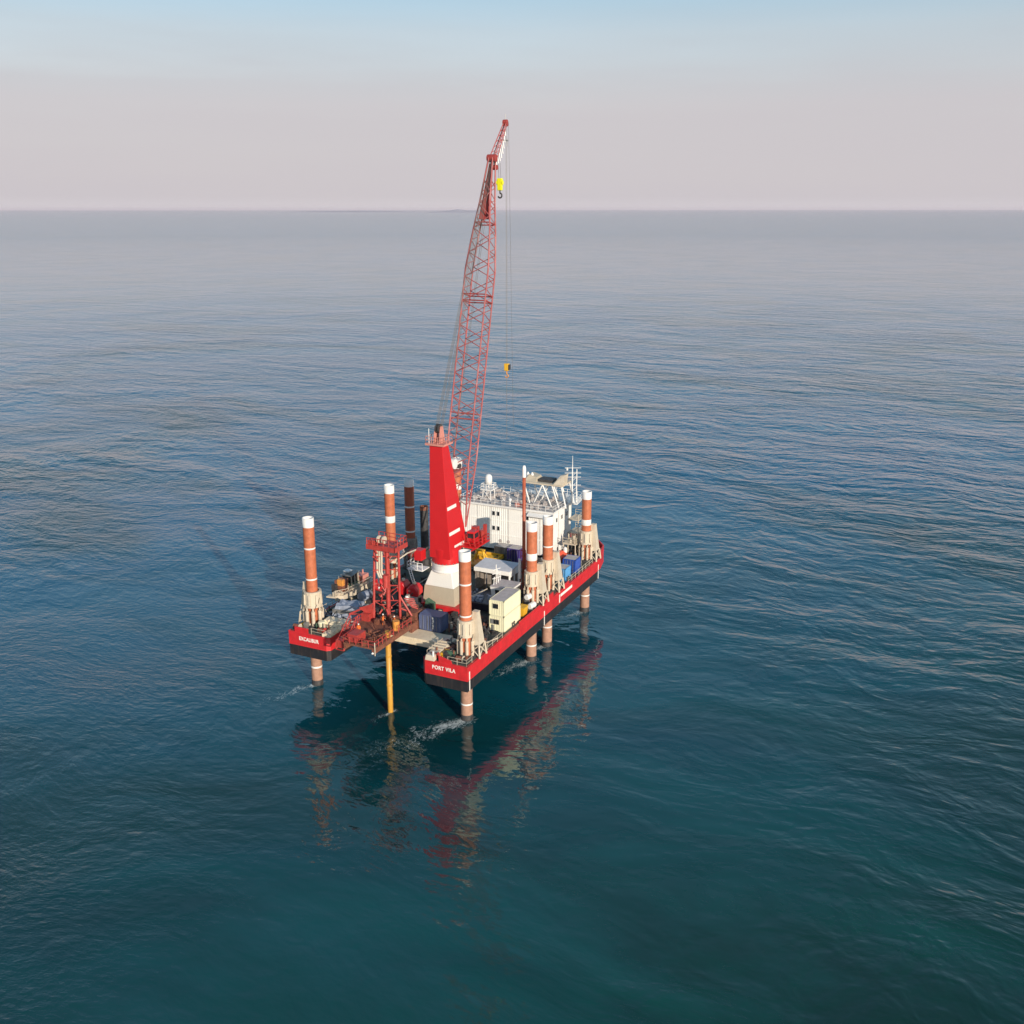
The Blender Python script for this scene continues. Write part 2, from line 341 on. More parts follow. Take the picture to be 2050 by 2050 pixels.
# bulwark pieces at stern corners
MB().hexa([(.02, -13.4, D), (.22, -13.4, D), (.22, -11.2, D), (.02, -11.2, D)], [(.02, -13.2, D+.55), (.22, -13.2, D+.55), (.22, -11.2, D+1.0), (.02, -11.2, D+1.0)]).build('bulwark', 'hull_red', barge)
MB().box(.02, .22, 12.3, 14.8, D, D+.9).build('bulwark', 'hull_red', barge); MB().box(18, 26, -15.98, -15.8, D, D+.45).build('bulwark', 'hull_red', barge); MB().box(28.5, 31.5, -15.98, -15.8, D, D+.9).build('bulwark', 'hull_red', barge); MB().box(36, 38.5, -15.98, -15.8, D, D+.6).build('bulwark', 'hull_red', barge)
b = MB()
for (a, c) in zip([(54, -16), (58.5, -15), (61.5, -12.6), (62.8, -9)], [(58.5, -15), (61.5, -12.6), (62.8, -9), (62.8, 0)]):
    a = Vector((*a, 0)); c = Vector((*c, 0)); i_ = Vector((-.2, .15, 0))
    b.hexa([a+i_*.0+Vector((0, 0, D)), c+Vector((0, 0, D)), c+i_+Vector((0, 0, D)), a+i_+Vector((0, 0, D))], [a+Vector((0, 0, D+1.1)), c+Vector((0, 0, D+1.2)), c+i_+Vector((0, 0, D+1.2)), a+i_+Vector((0, 0, D+1.1))])
b.build('bulwark', 'hull_red', barge)
# red raised coaming carrying the crane
MB().box(17.3, 25.2, -5.1, 3.2, D+.03, D+.95).build('crane_coaming', 'hull_red', barge)
# draught marks and weld strips
for x, z0, z1 in ((.5, 6.6, 9.6), (27.5, 6.6, 9.2), (52.9, 6.6, 9.4)):
    MB().box(x, x+.22, -16.05, -16.003, z0, z1).build('draught_mark', 'letter', barge)
for x in (16, 36, 44.5):
    MB().box(x, x+.22, -16.05, -16.003, 8.35, 9.9).build('weld_strip', 'hull_red', barge)
b = MB()
for x in (34.6,): b.box(x, x+5.2, -16.06, -16.01, 9.35, 9.85)
b.box(34.0, 34.3, -16.06, -16.01, 8.4, 9.9)
b.build('name_panel', 'letter', barge)
def text(s, size, mtx, parent, name, xs=1.):
    cu = bpy.data.curves.new('t', 'FONT'); cu.body = s; cu.size = size; cu.extrude = .02; cu.offset = .022*size; cu.space_character = 1.12
    o = bpy.data.objects.new('t', cu); COL.objects.link(o)
    dg = bpy.context.evaluated_depsgraph_get(); me = bpy.data.meshes.new_from_object(o.evaluated_get(dg))
    bpy.data.objects.remove(o); me.transform(Matrix.Diagonal((xs, 1, 1, 1))); me.materials.clear(); me.materials.append(M['letter'])
    r = bpy.data.objects.new(name, me); COL.objects.link(r); r.parent = parent; r.matrix_local = mtx; return r
stern = Matrix(((0, 0, -1, 0), (-1, 0, 0, 0), (0, 1, 0, 0), (0, 0, 0, 1)))   # text x -> -y, y -> z, faces -x
def place(mx, x, y, z): m = mx.copy(); m.translation = (x, y, z); return m
text('PORT VILA', .85, place(stern, -.03, -10.1, 9.2), barge, 'lettering', .86)['label'] = 'white PORT VILA lettering on the starboard stern'
text('EXCALIBUR', .86, place(stern, -.03, 14.0, 9.2), barge, 'lettering', .76)['label'] = 'white EXCALIBUR lettering on the port stern'
side = Matrix(((1, 0, 0, 0), (0, 0, -1, 0), (0, 1, 0, 0), (0, 0, 0, 1)))
# guard rails
MB().rail([(.3, -12.6, D), (.3, -15.7, D), (2.0, -15.7, D)]).build('guard_rail', 'cream', barge); MB().rail([(7, -15.75, D), (12, -15.75, D)]).build('guard_rail', 'cream', barge)
MB().rail([(38.6, -15.75, D), (50.5, -15.75, D)]).build('guard_rail', 'cream', barge); MB().rail([(54.2, -15.4, D+.2), (61, -12.3, D+.2), (62.3, -9, D+.2), (62.3, 6, D+.2)], h=1.6).build('guard_rail', 'cream', barge)
MB().rail([(.3, 9.1, D), (.3, 11.8, D)]).build('guard_rail', 'cream', barge); MB().rail([(1, 8.6, D), (6.5, 8.6, D)]).build('guard_rail', 'cream', barge); MB().rail([(8, 15.75, D), (24, 15.75, D)]).build('guard_rail', 'cream', barge); MB().rail([(1, -8.7, D), (6, -8.7, D)]).build('guard_rail', 'cream', barge)

# mooring bollards / fairleads
def bollard(x, y, rz=0):
    b = MB()
    for d_ in (-.35, .35): b.lathe([(.16, 0), (.16, .55), (.22, .58), (.22, .66)], (x+d_*math.cos(rz), y+d_*math.sin(rz), D+.03), 10)
    b.box(x-.6, x+.6, y-.25, y+.25, D+.03, D+.12) if rz == 0 else b.box(x-.25, x+.25, y-.6, y+.6, D+.03, D+.12)
    b.build('bollard', 'dark', barge)
for a in ((1.1, -14.9, 1.57), (1.1, 14.9, 1.57), (10.5, -15.2), (17, -15.2), (25, -15.2), (40, -15.2), (1.0, 10.8, 1.57)): bollard(*a)
# small loose fittings, pipes and hose runs all over the deck
b = MB()
zones = [(1.5, 6.5, -14.5, -9.5), (8.8, 17, -14.5, -8.8), (9, 17, -8, 8), (18, 30, 4.5, 15), (1.5, 10, 9, 15), (25, 48, -14.5, -9), (34, 48, -8, 8), (50, 61, -13, -9), (36, 60, 9.5, 14)]
for k in range(620):
    z_ = rnd.choice(zones); x = rnd.uniform(z_[0], z_[1]); y = rnd.uniform(z_[2], z_[3]); s = rnd.uniform(.12, .42); hh = rnd.uniform(.15, .9)
    if rnd.random() < .55: b.box(x-s, x+s*rnd.uniform(.5, 1.6), y-s, y+s, D+.03, D+.03+hh)
    else: b.tube((x, y, D+.03), (x, y, D+.03+hh), s*.6, n=8)
b.build('deck_fittings', 'dark', barge, stuff=True)
for mm, cnt, sd_ in (('cream', 110, 1), ('rig_rust', 160, 2), ('steel', 120, 3), ('yellow', 16, 4), ('green', 40, 5)):
    q = random.Random(sd_); b = MB()
    for k in range(cnt):
        z_ = q.choice(zones); x = q.uniform(z_[0], z_[1]); y = q.uniform(z_[2], z_[3]); s = q.uniform(.1, .4); hh = q.uniform(.2, 1.1)
        c = q.random()
        if c < .4: b.box(x-s, x+s, y-s*.8, y+s*.8, D+.03, D+.03+hh)
        elif c < .7: b.tube((x, y, D+.1), (x+q.uniform(-1.8, 1.8), y+q.uniform(-1.8, 1.8), D+.1+q.uniform(0, .8)), .09, n=6)
        else: b.tube((x, y, D+.03), (x, y, D+.03+hh*1.4), .12, n=8)
    b.build('deck_gear', mm, barge, stuff=True)

# ------------------------------------------------------------------ legs
def leg(x, y, top, bands, material, label, lowmat='leglow'):
    t = thing('jacking_leg', label, 'leg', (x, y, 0), group='tubular jacking legs of the barge')
    MB().lathe([(.89, D), (.89, top-1.45)], n=32, caps=False).build('tube', material, t, smooth=True)
    MB().lathe([(.89, -9), (.89, D)], n=32, caps=False).build('lower_tube', lowmat, t, smooth=True)
    MB().lathe([(.905, top-1.45), (.905, top), (.80, top), (.80, top-1.2)], n=32, caps=False).build('white_top', 'white', t, smooth=True)
    b = MB().lathe([(.79, top-1.2), (.01, top-1.2)], n=20, caps=False); b.build('inner_plug', 'rig_rust', t)
    for z0, z1 in bands:
        MB().lathe([(.90, z0), (.915, z0+.03), (.915, z1-.03), (.90, z1)], n=32, caps=False).build('band', 'white', t, smooth=True)
    MB().lathe([(.90, -.4), (.94, -.1), (.935, .4), (.90, .9)], n=24, caps=False).build('tide_stain', 'dark', t, smooth=True)
    return t
L4 = [(3.74, -13.8, 26.9, [(21.75, 22.0), (16.8, 17.05), (2.55, 2.8)], 'leg', 'leg at the starboard stern corner above the PORT VILA name'),
      (27.2, -13.8, 24.7, [(18.2, 19.4), (2.75, 3.0)], 'leg', 'starboard middle leg beside the tall thin brown pole, with a second wide white band'),
      (33.86, -13.8, 24.0, [(18.5, 18.75), (3.6, 3.85)], 'leg', 'starboard middle leg nearer the bow, with a thin white band'),
      (51.9, -13.8, 23.9, [(17.4, 18.5), (3.2, 3.45)], 'leg', 'starboard bow leg, orange with a wide second white band, nearest the blue containers'),
      (3.74, 13.8, 28.3, [(23.25, 23.5), (18.15, 18.4), (3.05, 3.35)], 'leg', 'leg at the port stern corner above the EXCALIBUR name'),
      (27.2, 13.8, 27.9, [(21.1, 22.3)], 'leg', 'bright orange leg standing behind the red drilling rig'),
      (33.86, 13.8, 27.5, [(22.1, 22.4), (17.4, 17.7)], 'pole_legshade', 'leg coloured dark brown for the crane shade, with thin white bands left of the red crane'),
      (51.9, 13.8, 27.4, [(21.1, 22.2)], 'leg', 'leg mostly hidden behind the red crane tower')]
for a in L4: leg(*a)

# jack houses: four hydraulic cylinders under a collar round each leg
def jack(x, y, material, label, sy):
    t = thing('jack_house', label, 'jack', (x, y, D), group='jack houses round the legs')
    b = MB().lathe([(1.12, 3.3), (1.5, 3.3), (1.5, 3.6), (1.38, 3.7), (1.38, 5.6), (1.5, 5.65), (1.5, 5.9), (1.12, 5.9)], n=16, caps=False)
    b.build('collar', material, t)
    for i in range(8):
        a = math.pi*2*i/8+.3; c, s = math.cos(a), math.sin(a)
        MB().hexa([(1.36*c-.18*s, 1.36*s+.18*c, 3.75), (1.36*c+.18*s, 1.36*s-.18*c, 3.75), (1.62*c+.18*s, 1.62*s-.18*c, 3.75), (1.62*c-.18*s, 1.62*s+.18*c, 3.75)],
                  [(1.36*c-.18*s, 1.36*s+.18*c, 5.5), (1.36*c+.18*s, 1.36*s-.18*c, 5.5), (1.55*c+.18*s, 1.55*s-.18*c, 5.4), (1.55*c-.18*s, 1.55*s+.18*c, 5.4)]).build('locking_pad', material, t)
    for a in (0.35, 1.3, 2.2, 3.0, 3.75, 4.6, 5.5):
        c, s = 1.42*math.cos(a), 1.42*math.sin(a)
        MB().lathe([(.30, .35), (.30, 2.5), (.34, 2.5), (.34, 2.75), (.15, 2.75), (.15, 3.3)], (c, s, 0), 10).build('cylinder', material, t, smooth=False)
    b = MB().lathe([(1.0, 0.03), (2.0, 0.03), (2.0, .35), (1.0, .35)], n=16, caps=False); b.build('base_ring', 'dark', t)
    q = random.Random(int(x*7+y)); b = MB()
    for k in range(16):
        a = q.uniform(0, 6.28); r_ = q.uniform(1.35, 1.75); z0 = q.uniform(.4, 4.5)
        b.tube((r_*math.cos(a), r_*math.sin(a), z0), (r_*math.cos(a+.3), r_*math.sin(a+.3), z0+q.uniform(.3, 1.4)), .05, n=5)
    b.build('hoses', 'dark', t, stuff=True)
    return t
sides = {-1: 'starboard', 1: 'port'}
jl = ['at the starboard stern corner beside the slate blue container', 'round the starboard leg next to the tall thin pole', 'round the second of the two close middle starboard legs', 'at the starboard bow beside the royal blue container',
      'at the port stern corner, cream with rusty streaks', 'hidden behind the red drilling rig', 'coloured dark for the shade under the brown leg', 'hidden behind the red crane']
for i, a in enumerate(L4):
    j_ = jack(a[0], a[1], 'cream' if i != 6 else 'grease_shade', 'cream jack house '+jl[i] if i != 6 else 'dark jack house '+jl[i], 1); j_.scale = (.81, .81, 1) if i != 4 else (.98, .98, 1)  # grey one is a cream jack house with the shade put into its colour
# tapered support towers outboard of the legs
def tower():
    t = thing('support_tower', 'x', 'tower', group='tapered cream support towers')
    H = 6.95; w, v = 1.1, .40; o = MB()
    # four sheeted faces from 2.2 m up
    z0 = 2.0; k = z0/H; a = w+(v-w)*k
    b = MB().hexa([(-a, -a, z0), (a, -a, z0), (a, a, z0), (-a, a, z0)], [(-v, -v, H), (v, -v, H), (v, v, H), (-v, v, H)]); b.build('casing', 'cream', t)
    for sx in (-1, 1):
        for sy in (-1, 1):
            MB().tube((sx*w, sy*w, .03), (sx*a, sy*a, z0+.1), .17, .15, n=6).build('foot_leg', 'cream', t)
    b = MB()
    for sx in (-1, 1):
        b.tube((sx*w, -w, .2), (sx*a, a, z0), .08, n=5); b.tube((sx*w, w, .2), (sx*a, -a, z0), .08, n=5)
        b.tube((-w, sx*w, .2), (a, sx*a, z0), .08, n=5); b.tube((w, sx*w, .2), (-a, sx*a, z0), .08, n=5)
    b.build('cross_bracing', 'cream', t)
    MB().box(-v-.05, v+.05, -v-.05, v+.05, H, H+.12).build('cap_plate', 'cream', t)
    return t
T0 = tower(); T0.location = (4.7, -15.05, D)
T0['label'] = 'cream tapered tower by the stern starboard leg, above the PORT VILA corner'
for loc, lb in (((28.0, -15.0, D), 'cream tapered tower just aft of the white name panel on the red side'), ((34.8, -15.0, D), 'cream tapered tower beside the light blue container'),
                ((52.7, -15.0, D), 'cream tapered tower at the bow end of the starboard rail'), ((4.1, 15.05, D), 'pale tapered tower outboard of the port stern leg')):
    dup(T0, loc, lb)

# ------------------------------------------------------------------ crane
CX, CY = 20.9, -1.1
crane = thing('pedestal_crane', 'tall red pedestal crane with pink lattice jib on a cream base', 'crane', (CX, CY, D))
def cb(): return MB()
def off(p): return (p[0]-CX, p[1]-CY, p[2]-D)
class CB(MB):      # builds in world coordinates, shifts to the crane's origin
    def build(s, *a, **k):
        s.v = [off(v) for v in s.v]; return MB.build(s, *a, **k)
b = CB(); b.hexa([(17.9, -4.1, 11.36), (23.9, -4.1, 11.36), (23.9, 1.9, 11.36), (17.9, 1.9, 11.36)], [(18.15, -3.85, 14.3), (23.65, -3.85, 14.3), (23.65, 1.65, 14.3), (18.15, 1.65, 14.3)])
b.build('pedestal', 'buff', crane)
# square to round transition, white
CB().hexa([(CX-2.74, CY-2.74, 14.3), (CX+2.74, CY-2.74, 14.3), (CX+2.74, CY+2.74, 14.3), (CX-2.74, CY+2.74, 14.3)], [(CX-1.95, CY-1.95, 16.7), (CX+1.95, CY-1.95, 16.7), (CX+1.95, CY+1.95, 16.7), (CX-1.95, CY+1.95, 16.7)]).build('pedestal_neck', 'neckwhite', crane, bevel=.12)
CB().lathe([(2.42, 16.6), (2.55, 16.7), (2.55, 16.85), (2.45, 16.9), (2.5, 17.8), (2.6, 17.9), (2.6, 18.1), (2.0, 18.1)], (CX, CY, 0), 40).build('slew_ring', 'white', crane, smooth=False)
b = CB().lathe([(2.45, 18.12), (2.45, 20.6), (2.2, 20.8)], (CX, CY, 0), 40); b.build('turntable', 'crane_red', crane)
b = CB()
for i in range(26):
    a = 2*math.pi*i/26; b.tube((CX+2.5*math.cos(a), CY+2.5*math.sin(a), 18.12), (CX+2.5*math.cos(a), CY+2.5*math.sin(a), 18.3), .07, n=6)
b.build('ring_bolts', 'steel', crane, stuff=True)
# mast box
mb_, mt_ = [(18.5, -3.15, 19.2), (24.6, -3.05, 20.6), (24.6, .85, 20.6), (18.5, .75, 19.2)], [(19.6, -1.38, 37.9), (21.6, -1.38, 37.9), (21.6, .95, 37.9), (19.6, .95, 37.9)]
CB().hexa(mb_, mt_).build('mast', 'crane_red', crane, bevel=.06)
for z in (23.8, 28.6, 33.4):
    k = (z-19.2)/18.7; q0 = [Vector(a).lerp(Vector(c), (z-a[2])/(c[2]-a[2])) for a, c in zip(mb_, mt_)]; q1 = [v+Vector((0, 0, .07)) for v in q0]
    cc = sum(q0, Vector())/4; e_ = lambda L_: [v+(v-cc).normalized()*.04 for v in L_]
    CB().hexa(e_(q0), e_(q1)).build('weld_seam', 'crane_red', crane)
def side_pt(x, z, o=.05):
    k = (z-19.2)/18.7; y = -3.15+(1.77)*k; return (x, y-o, z)
for z, x0, x1 in ((27.3, 19.15, 22.1), (23.1, 18.95, 22.5), (20.6, 20.2, 23.6)):
    b = CB(); p = [side_pt(x0, z), side_pt(x1, z), side_pt(x1, z+.55), side_pt(x0, z+.55)]; q_ = [(a[0], a[1]+.16, a[2]) for a in p]
    b.hexa([p[0], p[1], q_[1], q_[0]], [p[3], p[2], q_[2], q_[3]]); b.build('white_step_plate', 'white', crane)
b = CB().box(19.1, 22.2, -1.95, 1.5, 37.9, 38.2); b.rail([(19.2, -1.85, 38.2), (22.1, -1.85, 38.2), (22.1, 1.4, 38.2), (19.2, 1.4, 38.2)], closed=True, h=1.1, r=.04, step=1.1)
b.build('mast_platform', 'pink', crane)
for y in (-.75, .25):
    b = CB(); b.hexa([(19.7, y-.08, 38.2), (21.6, y-.08, 38.2), (21.6, y+.08, 38.2), (19.7, y+.08, 38.2)], [(20.3, y-.08, 40.9), (21.0, y-.08, 40.9), (21.0, y+.08, 40.9), (20.3, y+.08, 40.9)]); b.build('sheave_bracket', 'pink', crane)
for y in (-.45, -.05):
    CB().tube((20.6, y-.12, 40.5), (20.6, y+.12, 40.5), .75, n=20).build('sheave', 'dark', crane)
CB().tube((19.4, .9, 38.2), (19.4, .9, 40.6), .06, n=6).build('aerial', 'white', crane)
# machinery, cabin, platforms round the slewing part
b = CB().box(18.2, 19.8, 2.2, 3.6, 18.3, 20.1); b.build('winch_house', 'crane_red', crane, bevel=.05)
CB().tube((18.4, 4.4, 19.2), (19.8, 4.4, 19.2), .6, n=18).build('winch_drum', 'rig_red', crane)
CB().tube((18.0, 5.7, 18.2), (18.0, 5.7, 20.3), .12, n=6).build('white_post', 'white', crane)
b = CB().box(23.4, 25.1, -5.0, -3.6, 20.9, 22.8); b.build('cabin', 'crane_red', crane, bevel=.06)
b = CB().box(23.37, 23.4, -4.85, -3.75, 21.7, 22.5); b.box(23.6, 24.9, -5.03, -5.0, 21.7, 22.5); b.build('cabin_window', 'glass', crane)
b = CB().box(22.2, 27.4, -5.9, -2.9, 20.35, 20.55); b.rail([(22.3, -5.8, 20.55), (27.3, -5.8, 20.55), (27.3, -3.0, 20.55)], h=1.1, r=.05, step=1.2)
b.rail([(22.3, -5.8, 20.55), (22.3, -3.4, 20.55)], h=1.1, r=.05)
for x in (23, 25, 27): b.tube((x, -5.8, 20.35), (x, -3, 18.6), .1, n=6)
b.build('machinery_platform', 'crane_red', crane)
b = CB()
for (x, y, s, h_) in ((24.5, -3.2, .7, 1.6), (26.2, -3.8, .5, 2.4), (25.8, -4.9, .4, 1.9), (26.8, -5.3, .25, 2.8)): b.box(x-s, x+s, y-s, y+s, 20.55, 20.55+h_)
for k in range(14):
    x = rnd.uniform(22.5, 27.2); y = rnd.uniform(-5.6, -3); b.tube((x, y, 20.5), (x+rnd.uniform(-1, 1), y+rnd.uniform(-.6, .6), 21+rnd.uniform(.5, 2.4)), .07, n=5)
b.build('winch_gear', 'rig_red', crane)
# rear machinery balcony high on the mast
b = CB().box(22.8, 27.2, -1.9, 1.2, 32.6, 32.8); b.rail([(27.1, -1.8, 32.8), (27.1, 1.1, 32.8)], h=1, r=.045); b.tube((23.2, -1.6, 32.6), (23, -1.6, 28.5), .1, n=6); b.tube((26.8, -1.6, 32.6), (23.2, -1.6, 28.5), .1, n=6); b.tube((26.8, 1, 32.6), (23.2, .8, 28.5), .1, n=6)
b.build('winch_balcony', 'jib', crane)
b = CB().tube((24.2, -1.2, 33.9), (24.2, .8, 33.9), .85, n=16); b.box(25.2, 26.5, -1.3, .4, 32.85, 34.3); b.build('luffing_winch', 'white', crane)
CB().tube((25.5, -1.4, 33.3), (25.5, .6, 33.3), .45, n=14).build('drum', 'dark', crane)
# ladder cage at the foot of the mast on the port side
b = CB(); b.rail([(17.4, 1.6, 17.0), (17.4, 4.4, 17.0), (19.5, 4.4, 17.0)], h=1.2, r=.06, step=.9)
for s_ in (0, .5): b.tube((17.3, 3.7+s_, 17.0), (17.6, 2.2+s_, 11.4), .07, n=6)
for k in range(14):
    f_ = k/14; b.tube((17.3+.3*f_, 3.7-1.5*f_, 17-5.6*f_), (17.3+.3*f_, 4.2-1.5*f_, 17-5.6*f_), .035, n=4)
b.box(17.3, 19.6, 1.5, 4.5, 16.85, 17.0); b.build('access_ladder', 'white', crane)
# jib
F0 = Vector((24.2, CY, 23.3)); H0 = Vector((38.9, -1.0, 82.2)); ax = (H0-F0).normalized(); LJ = (H0-F0).length
yv = Vector((0, 1, 0)); dv = ax.cross(yv).normalized()
if dv.x < 0: dv = -dv
def interp(tab, t):
    for (a, va), (c, vc) in zip(tab, tab[1:]):
        if t <= c: return va+(vc-va)*(t-a)/(c-a)
    return tab[-1][1]
TW = [(0, 3.8), (.2, 4.3), (.70, 4.2), (.80, 3.1), (.885, 1.8), (1, .7)]; TD = [(0, .15), (.17, 2.7), (.7, 2.6), (.885, 1.9), (1, 1.1)]
def jp(t, sy, sd_): return F0+ax*(LJ*t)+yv*(sy*interp(TW, t)/2)+dv*((sd_-.65)*interp(TD, t))
ts = [0, .17, .2, .45, .70, .80, .885, .94, 1]
for sy in (-1, 1):
    for s2 in (0, 1):
        b = CB(); b.path([jp(t, sy, s2) for t in ts], .13, 8); b.build('chord', 'jib', crane)
def brace(a, c, r_=.08, mt='jib'): CB().tube(a, c, r_, n=5, caps=False).build('brace', mt, crane)
NB = 27; tt = [.06+(.94-.06)*i/NB for i in range(NB+1)]
for i in range(NB):
    a, c = tt[i], tt[i+1]; mid = (a+c)/2
    s = 1 if i % 2 else -1
    brace(jp(a, s, 0), jp(c, -s, 0)); brace(jp(a, -s, 1), jp(c, s, 1), .075)
    for sy in (-1, 1):
        brace(jp(a, sy, 0), jp(mid, sy, 1), .07); brace(jp(mid, sy, 1), jp(c, sy, 0), .07)
for t in (.295, .31, .615, .632, .825):
    for s2 in (0, 1): CB().tube(jp(t, -1, s2), jp(t, 1, s2), .11, n=6).build('joint_frame', 'jibdark' if t > .5 else 'jib', crane)
    for sy in (-1, 1): CB().tube(jp(t, sy, 0), jp(t, sy, 1), .11, n=6).build('joint_frame', 'jibdark' if t > .5 else 'jib', crane)
b = CB()                                   # plated head section
for sd__ in (.3,):
    p = [jp(.835, -.8, sd__), jp(.835, .8, sd__), jp(.985, .8, sd__), jp(.985, -.8, sd__)]; q_ = [v+dv*.12 for v in p]
    b.hexa(p, q_)
b.build('head_plate', 'jibdark', crane)
b = CB().tube(H0-yv*.75-dv*.2, H0+yv*.75-dv*.2, .62, n=16); b.tube(H0-yv*.6+dv*.8-ax*1.2, H0+yv*.6+dv*.8-ax*1.2, .42, n=14); b.build('head_sheave', 'jibdark', crane)
# fly jib
T_ = Vector((43.7, -1.0, 88.1)); fa = (T_-H0).normalized(); fd = fa.cross(yv).normalized()
fd = fd if fd.x > 0 else -fd
def fj(t, sy, s2):
    w_ = .45*(1-t)+.22*t; d_ = .9*(1-t)+.35*t; return H0+(T_-H0)*t+yv*sy*w_+fd*(s2-.3)*d_
for sy in (-1, 1):
    for s2 in (0, 1): CB().path([fj(0, sy, s2), fj(1, sy, s2)], .09, 6).build('fly_chord', 'jib', crane)
for i in range(7):
    for sy in (-1, 1):
        CB().tube(fj(i/7, sy, 0), fj((i+1)/7, sy, 1), .06, n=5).build('fly_brace', 'jib', crane)
    CB().tube(fj(i/7+.06, -1, 1), fj(i/7+.1, 1, 1), .06, n=5).build('fly_brace', 'jib', crane)
for i in range(9):                           # pale panels of the fly jib ladder
    c = H0+(T_-H0)*(.02+i*.105)+fd*(.55+.35*math.sin(i*.33)); l_ = 1.5*math.sin(math.pi*(i+1.3)/10.5)+.3
    CB().tube(c-Vector((-.12, 0, .5))*l_*.4, c+Vector((.12, -.1, -1.0))*l_, .10, n=5).build('pale_rung', 'white', crane)
CB().tube(T_-yv*.35, T_+yv*.35, .45, n=14).build('fly_sheave', 'jibdark', crane)
CB().tube(T_+fd*.5-yv*.25, T_+fd*.5+yv*.25, .3, n=12).build('fly_sheave', 'jibdark', crane)
CB().tube(T_, T_+Vector((0, 0, 1.3)), .05, n=5).build('lightning_rod', 'steel', crane)
b = CB().box(42.2, 44.6, -1.12, -.88, 85.2, 85.35); b.tube((44.4, -1, 85.6), (44.4, -1, 84.4), .08, n=5); b.build('limit_switch_arm', 'steel', crane)
# pendant and luffing ropes
A0 = Vector((20.6, -.25, 40.9))
for k, (ya, yb, zb) in enumerate(((-.7, -.6, -.2), (-.5, -.35, .3), (-.3, -.1, 0), (.1, .1, .3), (.3, .35, 0), (.5, .6, -.2))):
    CB().tube(A0+yv*ya, H0+yv*yb-dv*.5+ax*zb, .04, n=5).build('pendant_rope', 'rope', crane)
CB().tube(Vector((24.3, -.6, 34.4)), H0-yv*.2, .03, n=5).build('hoist_rope', 'rope', crane)
CB().tube(Vector((25.8, .2, 34.4)), H0+yv*.2, .03, n=5).build('hoist_rope', 'rope', crane)
for y_, zb in ((-1.18, 80.2), (-.82, 80.2)): CB().tube(H0+Vector((2.4, y_+1, -.6)), (41.6, y_, 79.2), .03, n=5).build('hoist_rope', 'rope', crane)
for dx in (-.28, .28): CB().tube((44.1+dx*.6, -1, 87.6), (44.1+dx*.6, -1, 47.9), .028, n=5).build('fly_hoist_rope', 'rope', crane)
b = CB().tube(T_+Vector((.2, -.5, 0)), (45.6, -1.6, 36.0), .024, n=5); b.build('fly_hoist_rope', 'rope', crane)

def curve_hook(b, c, r_, th):
    pts = []
    for i in range(9):
        a = R(95-i*32.); pts.append(Vector(c)+Vector((r_*math.cos(a)*.0, -r_*math.cos(a), -r_+r_*math.sin(a)*1.0)))
    b.path(pts, th, 6)
hk = thing('main_hook_block', 'large lime yellow hook block with black hook below the jib head', 'hook', (41.6, -1.0, 79.2)); hk.scale = (.8, .8, .85)
b = MB().hexa([(-.35, -.5, -2.3), (.35, -.5, -2.3), (.35, .5, -2.3), (-.35, .5, -2.3)], [(-.4, -.55, 0), (.4, -.55, 0), (.4, .55, 0), (-.4, .55, 0)]); b.build('block', 'hookyellow', hk, bevel=.12)
for y in (-.62, .62): MB().tube((0, y-.06, -.8), (0, y+.06, -.8), .45, n=16).build('cheek_plate', 'hookyellow', hk)
b = MB().tube((0, 0, -2.2), (0, 0, -2.8), .14, n=8); curve_hook(b, (0, 0, -2.8), .45, .16); b.build('hook', 'dark', hk)
hk = thing('fly_hook_block', 'small orange yellow hook block hanging low on the fly jib line', 'hook', (44.1, -1.0, 47.9))
MB().hexa([(-.3, -.4, -1.3), (.3, -.4, -1.3), (.3, .4, -1.3), (-.3, .4, -1.3)], [(-.3, -.45, 0), (.3, -.45, 0), (.3, .45, 0), (-.3, .45, 0)]).build('block', 'yellow', hk, bevel=.1)
b = MB().box(-.33, .33, -.62, -.47, -1.1, -.15); b.build('cheek_plate', 'dark', hk)
b = MB().tube((0, 0, -1.3), (0, 0, -1.9), .1, n=8); curve_hook(b, (0, 0, -1.9), .3, .1); b.build('hook', 'orange', hk)
MB().tube((0, 0, -2.5), (0, 0, -13.8), .035, n=5).build('sling', 'rope', hk)

# ------------------------------------------------------------------ accommodation
ac = thing('accommodation_block', 'white three storey accommodation block with ribbed walls at the bow', 'building', (56, 1, D))
class AB(MB):
    def build(s, *a, **k):
        s.v = [(v[0]-56, v[1]-1, v[2]-D) for v in s.v]; return MB.build(s, *a, **k)
X0, X1, Y0, Y1, ZB, ZT = 49., 58.5, -8., 11.4, 10.95, 19.55
def ribbed(p0, p1, z0, z1, step=.42, dep=.035, flat=()):
    p0 = Vector(p0); p1 = Vector(p1); d = (p1-p0); L_ = d.length; d.normalize(); nrm = Vector((d.y, -d.x, 0)); vs = []; k = 0; s = 0
    b = AB(); pts = []
    while s < L_-1e-3:
        for (f_, o) in ((0, 0), (.3, 0), (.5, dep), (.8, dep)):
            q = s+f_*step
            if q <= L_: pts.append(p0+d*q+nrm*o)
        s += step
    pts.append(p1)
    for q in pts: vs += [(q.x, q.y, z0), (q.x, q.y, z1)]
    return b.add(vs, [(2*i, 2*i+2, 2*i+3, 2*i+1) for i in range(len(pts)-1)])
AB().box(X0+.1, X1, Y0+.1, Y1-.1, ZB, ZT).build('walls', 'accwhite', ac)
